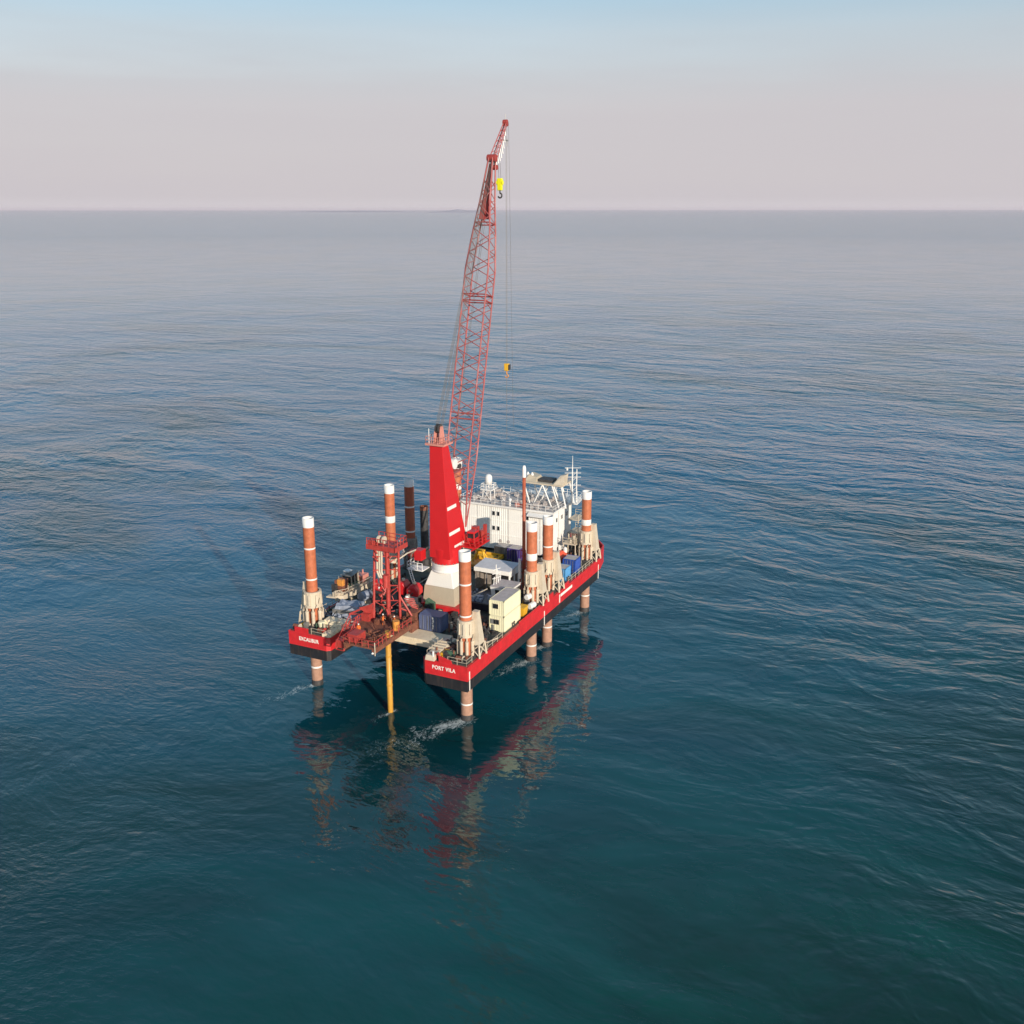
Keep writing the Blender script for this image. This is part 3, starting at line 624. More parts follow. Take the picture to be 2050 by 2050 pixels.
# stern wall in panels: modules side by side
for i, (ya, yb) in enumerate(((11.4, 7.9), (7.8, 4.9), (4.8, 1.2), (1.1, -2.4), (-2.5, -5.4), (-5.5, -8.0))):
    ribbed((X0, ya, 0), (X0, yb, 0), ZB, ZT-.05, dep=.035 if i != 5 else .02).build('stern_panel', 'accwhite', ac)
for xa, xb in ((49.1, 52.2), (52.3, 55.4), (55.5, 58.4)):
    ribbed((xa, Y0, 0), (xb, Y0, 0), ZB, ZT-.05).build('side_panel', 'white', ac)
b = AB()
for z in (13.85, 16.7): b.box(X0-.09, X0+.02, Y0, Y1, z, z+.1)
b.build('floor_joint', 'accwhite', ac)
AB().box(X0-.35, X1+.6, Y0-.4, Y1+.3, ZT, ZT+.22).build('roof', 'roofgrey', ac)
b = AB()
b.box(X0-.4, X0-.3, Y0-.4, Y1+.3, ZT-.05, ZT+.32); b.box(X0-.4, X1+.6, Y0-.5, Y0-.38, ZT-.05, ZT+.32); b.build('roof_edge', 'white', ac)
AB().hexa([(47.8, -8.2, 18.75), (49.1, -8.2, 19.3), (49.1, -3.3, 19.3), (47.8, -3.3, 18.75)], [(47.8, -8.2, 18.9), (49.1, -8.2, 19.5), (49.1, -3.3, 19.5), (47.8, -3.3, 18.9)]).build('canopy', 'white', ac)
for y, z in ((4.15, 17.75), (3.15, 17.75), (4.15, 14.8), (3.15, 14.8), (-3.0, 17.7), (-6.6, 15.0)):
    w = AB().box(X0-.13, X0-.05, y-.33, y+.33, z-.1, z+.85).build('window', 'white', ac)
    AB().box(X0-.16, X0-.13, y-.25, y+.25, z-.02, z+.76).build('pane', 'glass', w)
for y in (2.7, 1.0): AB().tube((X0-.14, y, 12.75), (X0-.02, y, 12.75), .3, n=12).build('vent', 'roofgrey', ac)
for x in (51, 53.5, 56):
    w = AB().box(x-.35, x+.35, Y0-.14, Y0-.05, 17.3, 18.2).build('window', 'white', ac)
    AB().box(x-.27, x+.27, Y0-.17, Y0-.14, 17.38, 18.12).build('pane', 'glass', w)
b = AB()
for y in (10.5, 6.5, 2.5, -1.5, -5.5, -7.6):
    b.box(X0+.3, X0+.6, y-.15, y+.15, D+.03, ZB); b.box(X1-.6, X1-.3, y-.15, y+.15, D+.03, ZB)
b.build('support_stools', 'dark', ac)
b = AB(); b.rail([(X0-.2, Y1, ZT+.22), (X0-.2, Y0-.25, ZT+.22), (X1+.4, Y0-.25, ZT+.22), (X1+.4, Y1, ZT+.22)], closed=True, h=1.1, r=.04, step=1.5)
b.build('roof_rail', 'white', ac)
q = random.Random(5); b = AB()
for k in range(60):
    x = q.uniform(X0+.5, X1); y = q.uniform(Y0+.5, Y1-1); s = q.uniform(.12, .5); b.box(x-s, x+s, y-s, y+s, ZT+.22, ZT+.22+q.uniform(.15, .8))
b.build('roof_fittings', 'roofgrey', ac, stuff=True)
b = AB()
for k in range(22):
    x = q.uniform(X0+.5, X1); y = q.uniform(Y0+.5, Y1-1); b.tube((x, y, ZT+.22), (x+q.uniform(-1.5, 1.5), y+q.uniform(-2, 2), ZT+.25+q.uniform(.05, 1.2)), .05, n=5)
b.build('roof_pipes', 'white', ac, stuff=True)
# bridge front / curved wing at the bow side
b = AB()
pr = [(58.6, -8.0), (60.0, -7.4), (60.9, -6.0), (61.2, -3), (61.2, 6), (58.6, 6)]
b.prism(pr, 15.6, ZT+.0); b.build('bridge', 'white', ac)
b = AB().prism([(X0+7.2, -10.2), (60.6, -9.6), (61.8, -7), (61.8, 6.5), (X0+7.2, -8.5)], ZT+.1, ZT+.3); b.rail([(56.4, -10.1, ZT+.3), (60.5, -9.5, ZT+.3), (61.7, -7, ZT+.3), (61.7, 6, ZT+.3)], h=1.1, r=.05, step=1.2)
b.build('bridge_wing', 'white', ac)
# external platforms at starboard side
for z in (13.6, 16.3):
    b = AB().box(56.6, 60.5, -10.4, -8.1, z, z+.12); b.rail([(56.6, -10.3, z+.12), (60.4, -10.3, z+.12), (60.4, -8.2, z+.12)], h=1.05, r=.045); b.tube((56.8, -10.2, D), (56.8, -10.2, z), .09, n=6); b.tube((60.2, -10.2, D), (60.2, -10.2, z), .09, n=6)
    b.build('side_landing', 'cream', ac)

dm = thing('satellite_dome', 'white satellite dome on a railed stand on the accommodation roof', 'antenna', (52.2, 6.9, ZT+.22))
pr = [(.0, 0), (.72, 0), (.72, 1.25)]+[(.72*math.cos(a), 1.25+.72*math.sin(a)) for a in (R(20), R(40), R(60), R(80))]
MB().lathe([(r_, z+3.1) for r_, z in pr[1:]], n=20).build('dome', 'white', dm, smooth=True)
b = MB().box(-1.2, 1.1, -1.2, 1.2, 2.0, 2.2); b.rail([(-1.1, -1.1, 2.2), (1, -1.1, 2.2), (1, 1.1, 2.2), (-1.1, 1.1, 2.2)], closed=True, h=1.0, r=.06, step=1.1); b.build('platform', 'white', dm)
b = MB()
for sx in (-1, 1):
    for sy in (-1, 1): b.tube((sx*.9, sy*.9, 0), (sx*.8, sy*.8, 2.0), .09, n=6)
b.tube((-.9, -.9, 0), (-.8, .8, 2), .05, n=5); b.tube((-.9, .9, 0), (-.8, -.8, 2), .05, n=5); b.tube((0, 0, 2.2), (0, 0, 3.1), .15, n=8); b.build('stand', 'white', dm)

gn = thing('roof_gantry', 'cream raised gantry frame with sloping braces on the accommodation roof', 'gantry', (53.4, -4.4, ZT+.22))
b = MB().box(-1.0, 3.6, -4.2, 4.2, 4.1, 4.4); b.build('deck', 'cream', gn)
for x in (-.8, 3.3):
    for y0, y1 in ((-3.9, -4.9), (-2.0, -3.4), (0, 1.9), (0, -1.9), (3.9, 2.6)): MB().tube((x, y1, 0), (x, y0, 4.1), .15, n=6).build('brace', 'white', gn)
MB().hexa([(-.8, -4.1, 4.4), (1.6, -4.1, 4.4), (1.6, -2.2, 4.4), (-.8, -2.2, 4.4)], [(.2, -4.4, 6.3), (1.4, -4.4, 6.3), (1.4, -3.3, 6.0), (.2, -3.3, 6.0)]).build('ventilator_hood', 'cream', gn)
b = MB().box(0, 2.4, -1.6, 1.2, 4.4, 4.9); b.build('equipment_tray', 'dark', gn)
MB().hexa([(-.7, 1.4, 4.4), (2.5, 1.4, 4.4), (2.5, 3.9, 4.4), (-.7, 3.9, 4.4)], [(0, 1.6, 5.2), (2.2, 1.6, 5.2), (2.2, 3.2, 5.6), (0, 3.2, 5.6)]).build('cover', 'buff', gn)
for y in (2.7, 3.6): MB().lathe([(.22, 4.4), (.28, 4.9), (.3, 5.6), (.1, 6.0)], (.4, y, 0), 10).build('lamp', 'white', gn)

ms = thing('signal_mast', 'tall white signal mast with short crosstrees at the bow corner of the roof', 'mast', (56.6, -8.9, ZT+.22))
MB().tube((0, 0, 0), (0, 0, 7.2), .2, .1, n=8).build('pole', 'white', ms)
MB().tube((0, 0, 7.2), (0, 0, 9.4), .08, .04, n=6).build('topmast', 'white', ms)
MB().tube((1.0, -.5, 0), (1.0, -.5, 6.6), .13, .1, n=6).build('ladder', 'white', ms)
for z in (3.6, 5.2, 6.0, 7.0): MB().tube((-.7, 1.3, z), (.7, -1.5, z), .06, n=5).build('crosstree', 'white', ms)
for z in (6.4, 3.6): MB().lathe([(.18, 0), (.22, .5), (.05, .6)], (0, 1.1, z), 8).build('lamp', 'white', ms)
b = MB()
for k in range(6): b.tube((0, 0, .4+k), (1.0, -.5, 1+k), .035, n=4)
for sx in (-.7, .7): b.tube((sx, 0, 0), (0, 0, 2.2), .07, n=5)
b.build('lattice', 'white', ms)
for i, (x, y) in enumerate(((50.1, -.4), (50.2, -1.6))):
    t = thing('life_ring_locker', ['pale red lifesaving gear box on the roof edge, left one', 'pale red lifesaving gear box on the roof edge, right one'][i], 'locker', (x, y, ZT+.22), group='lifesaving lockers on the roof')
    MB().box(-.4, .4, -.45, .45, 0, .8).build('box', 'pink', t, bevel=.05); MB().tube((0, 0, .8), (0, 0, 2.2 if i == 0 else 1.2), .05, n=5).build('whip', 'white', t)
for i, (x, y, h_) in enumerate(((49.6, 1.0, 1.3), (49.6, -1.8, 1.1))):
    t = thing('roof_vent', ['white mushroom vent by the roof rail left of the lockers', 'white mushroom vent by the roof rail right of the lockers'][i], 'vent', (x, y, ZT+.22), group='roof vents')
    MB().lathe([(.16, 0), (.16, h_)], n=10).build('stem', 'white', t); MB().lathe([(.3, h_-.25), (.34, h_), (.2, h_+.2)], n=12).build('cap', 'white', t)

# ------------------------------------------------------------------ containers
def container(name, label, cat, loc, sx, sy, sz, material, roof, rz=0, group=None, doors=True):
    t = thing(name, label, cat, loc, rz, group)
    def rib(p0, p1, nm):
        p0 = Vector(p0); p1 = Vector(p1); d = p1-p0; L_ = d.length; d.normalize(); nr = Vector((d.y, -d.x, 0)); pts = []; s = 0; st = .3
        while s < L_-1e-3:
            for f_, o in ((0, 0), (.35, 0), (.5, -.05), (.85, -.05)):
                if s+f_*st <= L_: pts.append(p0+d*(s+f_*st)+nr*o)
            s += st
        pts.append(p1); vs = []
        for q in pts: vs += [(q.x, q.y, .12), (q.x, q.y, sz-.1)]
        MB().add(vs, [(2*i, 2*i+2, 2*i+3, 2*i+1) for i in range(len(pts)-1)]).build(nm, material, t)
    a, c = sx/2, sy/2; e = .04
    rib((-a+e, -c+e, 0), (a-e, -c+e, 0), 'side_wall'); rib((a-e, c-e, 0), (-a+e, c-e, 0), 'side_wall')
    rib((a-e, -c+e, 0), (a-e, c-e, 0), 'end_wall'); rib((-a+e, c-e, 0), (-a+e, -c+e, 0), 'end_wall')
    b = MB()
    for px in (-a, a-.14):
        for py in (-c, c-.14): b.box(px, px+.14, py, py+.14, 0, sz)
    for z in (0, sz-.14):
        b.box(-a, a, -c, -c+.1, z, z+.14); b.box(-a, a, c-.1, c, z, z+.14); b.box(-a, -a+.1, -c, c, z, z+.14); b.box(a-.1, a, -c, c, z, z+.14)
    b.build('frame', material, t)
    MB().box(-a+.08, a-.08, -c+.08, c-.08, sz-.12, sz-.03).build('roof', roof, t)
    if name != 'site_cabin':
        for y in (-.62, -.22, .22, .62):
            MB().tube((-a-.03, y*c, .15), (-a-.03, y*c, sz-.15), .035, n=6).build('lock_rod', 'steel', t)
        MB().box(-a-.02, -a+.03, -.03, .03, .15, sz-.15).build('door_gap', 'dark', t)
    return t
ylw = []
for i, z in enumerate((D+.1, D+2.72)):
    t = container('site_cabin', ['pale yellow cabin with a wide window, lower one of the stack of two', 'pale yellow cabin with a small window, upper one of the stack of two'][i], 'cabin', (16.7, -13.95, z), 6.1, 2.6, 2.6, 'paleyellow', 'roofgrey' if i else 'paleyellow', group='stacked pale yellow cabins')
    for j, (y, w) in enumerate(((.35, .22), (-.1, .22)) if i else ((.75, .25), (.3, .2), (-.2, .25))):
        wd = MB().box(-3.12, -3.06, y-w-.04, y+w+.04, 1.2, 2.05).build('window', 'cream', t); MB().box(-3.15, -3.12, y-w, y+w, 1.25, 2.0).build('pane', 'glass' if (i or j) else 'steel', wd)
b = MB().box(13.9, 19.5, -15.1, -12.8, D+.03, D+.35); b.build('cabin_skid', 'cream', barge)
bc = container('shipping_container', 'slate blue container with a white vertical mark on the stern starboard deck', 'container', (9.9, -4.75, D+.4), 2.45, 3.9, 2.6, 'navy', 'navy')
b = MB()
for y, z, h_ in ((-.55, 2.0, .35), (-.62, 1.55, .4), (-.5, 1.25, .25), (-.58, .75, .4), (-.5, .4, .3)): b.box(-1.26, -1.225, y-.13, y+.13, z, z+h_)
b.build('white_mark', 'letter', bc)
container('store_container', 'indigo container in front of the accommodation wall', 'container', (45.9, -2.0, D+.05), 2.4, 2.6, 2.55, 'purple', 'roofgrey')
container('store_container', 'brown grey container on the port side of the indigo one', 'container', (46.6, .9, D+.05), 2.4, 2.9, 2.3, 'grease_shade', 'roofgrey')
container('store_container', 'royal blue container by the starboard rail near the bow leg', 'container', (44.9, -13.8, D+.05), 2.6, 2.5, 2.6, 'royal', 'roofgrey')
container('store_container', 'light blue container by the starboard rail behind a support tower', 'container', (40.2, -13.9, D+.05), 2.6, 2.3, 2.4, 'sky', 'roofgrey')
# open fronted grey shed
t = thing('equipment_shed', 'grey open fronted shed with a framed end wall amidships', 'shed', (30.4, -5.8, D+.03))
MB().hexa([(-2.2, -3.4, 4.3), (2.0, -3.4, 4.55), (2.0, 3.4, 4.55), (-2.2, 3.4, 4.3)], [(-2.2, -3.4, 4.5), (2.0, -3.4, 4.8), (2.0, 3.4, 4.8), (-2.2, 3.4, 4.5)]).build('roof', 'palegrey', t, label='light grey roof')
MB().box(-2.3, -2.2, -3.4, 3.4, 3.75, 4.5).build('fascia', 'accwhite', t)
b = MB().box(1.8, 1.95, -3.3, 3.3, 0, 4.5); b.build('back_wall', 'grease_shade', t); MB().box(-2.1, 1.8, 3.2, 3.3, 0, 4.4).build('end_wall', 'grease_shade', t)
b = MB().box(-2.15, -1.75, -3.35, -3.2, 0, 4.4); b.box(1.4, 1.8, -3.35, -3.2, 0, 4.4); b.box(-1.75, 1.4, -3.35, -3.2, 3.3, 4.4); b.box(-.2, .1, -3.35, -3.2, 0, 3.3); b.build('end_frame', 'accwhite', t)
for y in (-1.2, 1.1): MB().box(-2.15, -1.95, y-.1, y+.1, 0, 4.3).build('post', 'steel', t)
t = thing('boom_cradle', 'yellow boom rest frame and tray in front of the accommodation wall', 'frame', (41.3, 3.2, D+.03))
b = MB()
for y in (-1.6, 1.6): b.tube((-.9, y, 0), (0, y*.3, 2.6), .2, n=6); b.tube((.9, y, 0), (0, y*.3, 2.6), .2, n=6)
b.box(-.3, .3, -.9, .9, 2.5, 2.8); b.build('trestle', 'yellow', t)
b = MB().box(1.2, 4.0, -3.0, 2.6, .3, .6); b.box(1.2, 1.35, -3, 2.6, .6, 1.0); b.box(3.85, 4.0, -3, 2.6, .6, 1.0); b.box(1.2, 4.0, -3.0, -2.85, .6, 1.0); b.build('tray', 'yellow', t)
b = MB().box(-2.4, 1.0, -2.6, 3.0, .02, .5); b.build('base', 'orange', t)
# workboat stowed on deck
t = thing('workboat', 'dark workboat with a white wheelhouse stowed across the starboard deck', 'boat', (22.2, -8.9, D+.25))
pl = [(-2.6, 4.6), (-2.9, 2.0), (-2.9, -2.4), (-2.0, -4.0), (0, -4.9), (2.0, -4.0), (2.9, -2.4), (2.9, 2), (2.6, 4.6)]
pl = pl[::-1] if False else pl
MB().add([(x*.75, y*.93, 0) for x, y in pl]+[(x, y, 1.5) for x, y in pl], [tuple(range(8, -1, -1)), tuple(range(9, 18))]+[(i, (i+1) % 9, 9+(i+1) % 9, 9+i) for i in range(9)]).build('hull', 'boatnavy', t)
b = MB()
for a, c in zip(pl, pl[1:]+pl[:1]): b.tube((a[0], a[1], 1.55), (c[0], c[1], 1.55), .12, n=6)
b.build('fender', 'dark', t)
q_b = [(-1.55, -4.0), (1.55, -4.0), (1.55, -.9), (-1.55, -.9)]; q_t = [(-1.95, -4.35), (1.8, -4.35), (1.8, -.6), (-1.95, -.6)]
wh = MB().hexa([(x, y, 1.55) for x, y in q_b], [(x, y, 4.4) for x, y in q_t]).build('wheelhouse', 'white', t)
for f_ in (.15, .57):
    y = -4.1+3.3*f_
    MB().hexa([(-1.82, y, 3.2), (-1.76, y, 3.2), (-1.76, y+.75, 3.2), (-1.82, y+.75, 3.2)], [(-1.93, y, 4.0), (-1.85, y, 4.0), (-1.85, y+.75, 4.0), (-1.93, y+.75, 4.0)]).build('window', 'glass', wh)
for x in (-1.4, -.35, .7): MB().hexa([(x, -4.29, 3.0), (x+.8, -4.29, 3.0), (x+.8, -4.1, 3.0), (x, -4.1, 3.0)], [(x, -4.42, 4.1), (x+.8, -4.42, 4.1), (x+.8, -4.2, 4.1), (x, -4.2, 4.1)]).build('window', 'glass', wh)
MB().box(-2.0, 1.85, -4.4, -.55, 4.4, 4.5).build('wheelhouse_roof', 'roofgrey', t)
b = MB().tube((-.9, -1.2, 4.58), (-.9, -1.2, 8.0), .08, n=6); b.tube((-.2, -1.2, 4.58), (-.6, -1.2, 7.2), .07, n=6)
for z in (5.6, 6.4, 7.1): b.tube((-1.5, -.8, z), (-.1, -1.6, z+.1), .06, n=5)
for x in (-1.4, 0.4, 1.0): b.tube((x, -1.0, 4.58), (x+.2, -1.0, 5.9), .07, n=5)
b.build('boat_mast', 'white', t)
MB().tube((-2.6, -.4, 4.2), (-2.9, 4.4, 1.2), .09, n=6).build('boom', 'cream', t)
b = MB(); q = random.Random(12)
for k in range(26):
    x = q.uniform(-2.2, 2.2); y = q.uniform(0, 4.2); s = q.uniform(.1, .4); b.box(x-s, x+s, y-s, y+s, 1.5, 1.5+q.uniform(.1, .7))
b.build('deck_clutter', 'tarp', t, stuff=True)
# rescue boat
t = thing('rescue_boat', 'small orange red boat beside the royal blue container', 'boat', (46.9, -10.4, D+.8))
pr_ = [(-2.2, 0), (-1.6, .9), (1.8, .95), (2.3, .8), (2.3, -.8), (1.8, -.95), (-1.6, -.9)]
pr_ = pr_[::-1]
MB().add([(x*.85, y*.6, 0) for x, y in pr_]+[(x, y, 1.0) for x, y in pr_], [tuple(range(6, -1, -1)), tuple(range(7, 14))]+[(i, (i+1) % 7, 7+(i+1) % 7, 7+i) for i in range(7)]).build('hull', 'buoy', t)
MB().hexa([(-1.4, -.75, 1.0), (1.7, -.8, 1.0), (1.7, .8, 1.0), (-1.4, .75, 1.0)], [(-.4, -.3, 1.75), (1.2, -.35, 1.75), (1.2, .35, 1.75), (-.4, .3, 1.75)]).build('canopy', 'buoy', t)
b = MB().box(-1.6, -1.3, -.8, .8, -.77, .1); b.box(1.2, 1.5, -.8, .8, -.77, .1); b.build('cradle', 'steel', t)
# life raft canisters
for i, (x, y, z) in enumerate(((25.9, -13.9, 12.1), (24.3, -15.2, 11.3), (25.3, -14.6, 11.0))):
    t = thing('life_raft_canister', ['white life raft canister, highest of those aft of the second tower', 'white life raft canister lying nearest the rail', 'small white canister between the two life rafts'][i], 'life raft', (x, y, z), R(-8), 'white life raft canisters')
    s = 1 if i < 2 else .6
    vs = [(.0, -.85*s), (.42*s, -.8*s), (.5*s, -.6*s), (.5*s, .6*s), (.42*s, .8*s)]
    b = MB(); b.lathe([(r_, z_) for r_, z_ in vs[1:]], n=14); b.v = [(v[2], v[1], v[0]) for v in b.v]; b.build('shell', 'white', t)
    b = MB().box(-.6*s, -.5*s, -.5*s, .5*s, -(z-D)+.03, -.3*s); b.box(.5*s, .6*s, -.5*s, .5*s, -(z-D)+.03, -.3*s); b.build('cradle', 'steel', t)
t = thing('skip_bin', 'yellow steel bin next to the stacked yellow cabins', 'bin', (21.6, -14.6, D+.05))
MB().hexa([(-.7, -.6, 0), (.7, -.6, 0), (.7, .6, 0), (-.7, .6, 0)], [(-.9, -.75, 1.5), (.9, -.75, 1.5), (.9, .75, 1.5), (-.9, .75, 1.5)]).build('body', 'yellow', t); MB().box(-.95, .95, -.8, .8, 1.5, 1.58).build('rim', 'yellow', t)
t = thing('waste_bin', 'small pale yellow bin behind the port stern leg casing', 'bin', (2.6, 11.4, D+.05))
MB().lathe([(.45, 0), (.6, 1.1), (.65, 1.15)], n=14).build('body', 'paleyellow', t); MB().lathe([(.66, 1.15), (.5, 1.35)], n=14).build('lid', 'paleyellow', t)
# tall thin pole in a red guide
t = thing('spud_pole', 'tall thin brown pole with a white tip behind the starboard middle legs', 'pole', (30.3, -10.9, D+.03))
MB().lathe([(.3, 0), (.3, 20.9)], n=14).build('tube', 'pole_legshade', t, smooth=True); MB().lathe([(.34, 20.9), (.34, 22.4), (.2, 22.9)], n=14).build('tip', 'white', t)
b = MB()
for a in (0, 2.1, 4.2):
    b.tube((.55*math.cos(a), .55*math.sin(a), 0), (.5*math.cos(a), .5*math.sin(a), 8.2), .09, n=6)
for z in range(1, 9): 
    b.path([(.55*math.cos(a), .55*math.sin(a), z) for a in (0, 2.1, 4.2, 6.28)], .06, 5)
b.build('guide_frame', 'rig_red', t)
MB().box(-.7, -.45, .3, .7, 3, 6.6).build('side_plate', 'white', t)
t = thing('spare_pile', 'dark steel tube standing between the brown leg and the red crane tower', 'pile', (36.6, 12.4, D+.03))
MB().lathe([(.75, 0), (.75, 10.6)], n=18, caps=False).build('tube', 'dark', t, smooth=True); MB().lathe([(.78, 10.6), (.78, 11.3), (.68, 11.3), (.68, 10.6)], n=18, caps=False).build('rim', 'rig_rust', t)
MB().lathe([(1.1, 0), (1.1, 1.2)], n=12).build('socket', 'dark', t)

# ------------------------------------------------------------------ drilling rig over the slot
rig = thing('drilling_rig', 'red drilling rig on a rusty railed platform over the stern slot', 'drilling rig', (1.5, 0, D))
class RB(MB):
    def build(s, *a, **k):
        s.v = [(v[0]-1.5, v[1], v[2]-D) for v in s.v]; return MB.build(s, *a, **k)
PZ = 12.5
b = RB()
for y in (-2.6, 2.3): b.box(-4.0, 9.5, y, y+.35, PZ-1.0, PZ-.3)
for x in (-3.9, -1.0, 2.0, 5.0, 8.0): b.box(x, x+.25, -2.8, 4.6 if x > -1.5 else 2.8, PZ-.3, PZ-.1)
b.box(6.8, 9.4, -2.6, -2.2, D+.38, PZ-1.0); b.box(6.8, 9.4, 2.3, 2.7, D+.38, PZ-1.0); b.build('skid_beams', 'rig_rust', rig)
for k in range(9):
    x = -4.0+k*1.15; y1 = 2.7 if x < -.8 else 5.0
    if k in (4,):
        RB().box(x, x+1.1, -2.8, -2.75, PZ-.1, PZ).build('grating_panel', 'rig_rust', rig); RB().box(x, x+1.1, -1.5, y1, PZ-.1, PZ).build('grating_panel', 'rig_rust', rig)
    else: RB().box(x, x+1.1, -2.8, y1, PZ-.1, PZ).build('grating_panel', 'rig_rust', rig)
b = RB(); b.rail([(-4.0, 2.7, PZ), (-4.0, -2.8, PZ), (1.2, -2.8, PZ)], h=1.1, r=.055, step=1.1); b.rail([(2.6, -2.8, PZ), (6.3, -2.8, PZ)], h=1.1, r=.055, step=1.1); b.rail([(-4, 2.7, PZ), (-1, 2.8, PZ), (-1, 5.0, PZ), (5, 5.0, PZ)], h=1.1, r=.055, step=1.1)
b.build('guard_rail', 'rig_red', rig)
RB().tube((-4.05, -2.85, PZ-1.1), (-4.05, -2.85, PZ+1.0), .07, n=6).build('corner_post', 'cream', rig); RB().lathe([(.05, 0), (.22, .15), (.05, .35)], (-4.15, -2.5, PZ-.9), 10).build('float_lamp', 'white', rig)
# stair and toolbox lattice on the port side
b = RB()
for y in (3.0, 4.4):
    b.tube((-3.6, y, PZ-1.6), (.4, y, PZ+1.6), .12, n=6); b.tube((-3.6, y, PZ-.6), (.4, y, PZ+2.6), .07, n=6)
for k in range(11):
    f_ = k/10; b.box(-3.6+4*f_-.15, -3.6+4*f_+.15, 3.0, 4.4, PZ-1.6+3.2*f_, PZ-1.55+3.2*f_)
for k in range(5):
    f_ = k/4; b.tube((-3.6+4*f_, 3.0, PZ-1.6+3.2*f_), (-3.6+4*f_, 3.0, PZ-.6+3.2*f_), .07, n=5); b.tube((-3.6+4*f_, 4.4, PZ-1.6+3.2*f_), (-3.6+4*f_, 4.4, PZ-.6+3.2*f_), .07, n=5)
b.build('stairway', 'rig_red', rig)
b = RB().box(-3.4, -1.2, .6, 2.4, PZ, PZ+1.2); b.box(-3.3, -1.6, 3.2, 4.6, PZ-1.4, PZ-.2); b.build('tool_basket', 'rig_red', rig)
q = random.Random(21); b = RB()
for k in range(70):
    x = q.uniform(-3.8, 7.8); y = q.uniform(-2.5, 2.5); s = q.uniform(.08, .3)
    if q.random() < .6: b.box(x-s, x+s, y-s, y+s, PZ, PZ+q.uniform(.1, .8))
    else: b.tube((x, y, PZ+.1), (x+q.uniform(-1.2, 1.2), y+q.uniform(-1.2, 1.2), PZ+.1+q.uniform(0, .9)), .07, n=5)
b.build('tools', 'rig_rust', rig, stuff=True)
for p0, p1, r_, nm, mt in (((5.3, 3.4, PZ), (6.6, 3.6, 24.2), .20, 'rig_leg', 'rig_red'), ((6.7, 1.5, PZ), (6.9, 1.5, 24.2), .33, 'main_column', 'rig_red'), ((7.5, -.1, PZ), (7.6, -.1, 24.2), .2, 'rig_leg', 'rig_red'),
                       ((7.9, 3.9, PZ+4), (7.9, 4.0, 24.2), .16, 'pipe', 'white'), ((8.3, 2.7, PZ+2), (8.3, 2.7, 24.2), .2, 'rig_leg', 'rig_red')):
    RB().tube(p0, p1, r_, n=10).build(nm, mt, rig)
b = RB(); b.box(5.7, 9.2, -.6, 4.4, 24.2, 24.6); b.box(5.6, 5.8, -.7, 4.5, 24.0, 24.75); b.box(5.6, 9.3, -.75, -.6, 24.0, 24.75); b.box(5.8, 7.2, 3.1, 4.3, 24.6, 25.4); b.build('crown_frame', 'rig_red', rig)
b = RB(); b.rail([(5.7, -.6, 24.6), (5.7, 4.4, 24.6)], h=1.2, r=.06, step=1.0); b.rail([(5.7, -.6, 24.6), (9.2, -.6, 24.6), (9.2, 4.4, 24.6)], h=1.2, r=.06, step=1.0); b.build('crown_rail', 'rig_red', rig)
for y in (1.6, 2.5): RB().tube((6.3, y-.12, 25.6), (6.3, y+.12, 25.6), .62, n=16).build('sheave', 'cream', rig)
for y in (3.0, 2.6, 2.2):
    RB().path([(6.4, y, 23.9), (6.2, y, 20.3), (6.0, y-.5, 19.5), (6.1, y-1.0, 19.6)], .17, 8).build('hose_loop', 'cream', rig)
b = RB()
for z in (15.5, 18.0, 20.6, 22.8):
    b.tube((5.7, 3.45, z), (6.9, 1.5, z), .1, n=5); b.tube((6.9, 1.5, z), (7.6, -.1, z), .1, n=5); b.tube((5.7, 3.45, z), (6.9, 1.5, z-1.6), .06, n=5); b.tube((6.9, 1.5, z-1.3), (7.6, -.1, z), .06, n=5)
b.build('rig_bracing', 'rig_red', rig)
q = random.Random(3); b = RB()
for k in range(42):
    x = q.uniform(5.6, 7.6); y = q.uniform(.2, 3.2); z = q.choice((q.uniform(12.8, 17.5), q.uniform(16.8, 19.4), q.uniform(22, 24)))
    b.tube((x, y, z), (x+q.uniform(-.6, .6), y+q.uniform(-.7, .7), z+q.uniform(-.3, 1.3)), q.uniform(.05, .16), n=6)
b.build('drill_head_gear', 'rig_red', rig, stuff=True)
RB().tube((6.2, 1.5, 18.0), (6.2, 1.5, 20.0), .5, n=12).build('drill_head', 'rig_red', rig)
b = RB()      # spread red outriggers left and right
b.tube((5.4, 3.4, 15.2), (4.2, 7.2, 13.2), .16, n=6); b.tube((5.3, 3.4, 13.4), (4.2, 7.2, 13.2), .12, n=6)
b.hexa([(5.1, 3.4, 12.6), (5.3, 3.4, 12.6), (5.3, 3.6, 12.6), (5.1, 3.6, 12.6)], [(4.9, 3.5, 15.2), (5.2, 3.5, 15.2), (4.9, 5.6, 14.4), (4.6, 5.6, 14.4)])
b.build('outrigger_arm', 'rig_red', rig); b = RB()
b.tube((7.6, -.1, 16.2), (8.2, -1.8, 13), .16, n=6); b.tube((7.6, -.1, 14.2), (9.4, -2.2, 12.8), .14, n=6)
for k in range(6): b.tube((8.0+k*.25, -.6-k*.1, 15.8-k*.35), (8.9+k*.2, -1.9, 15.6-k*.4), .1, n=6)
b.build('outrigger_arm', 'rig_red', rig)
b = RB().box(8.2, 10.4, -2.4, -.8, 11.9, 13.5); b.box(10.6, 12.4, -2.3, -1.0, 11.5, 12.8); b.build('mud_tank', 'rig_rust', rig)
RB().tube((3.4, -1.9, PZ), (3.4, -1.9, PZ+1.5), .55, n=14).build('orange_drum', 'orange', rig)
RB().box(4.2, 6.2, 3.6, 5.0, PZ, PZ+1.2).build('control_cabinet', 'rig_red', rig)
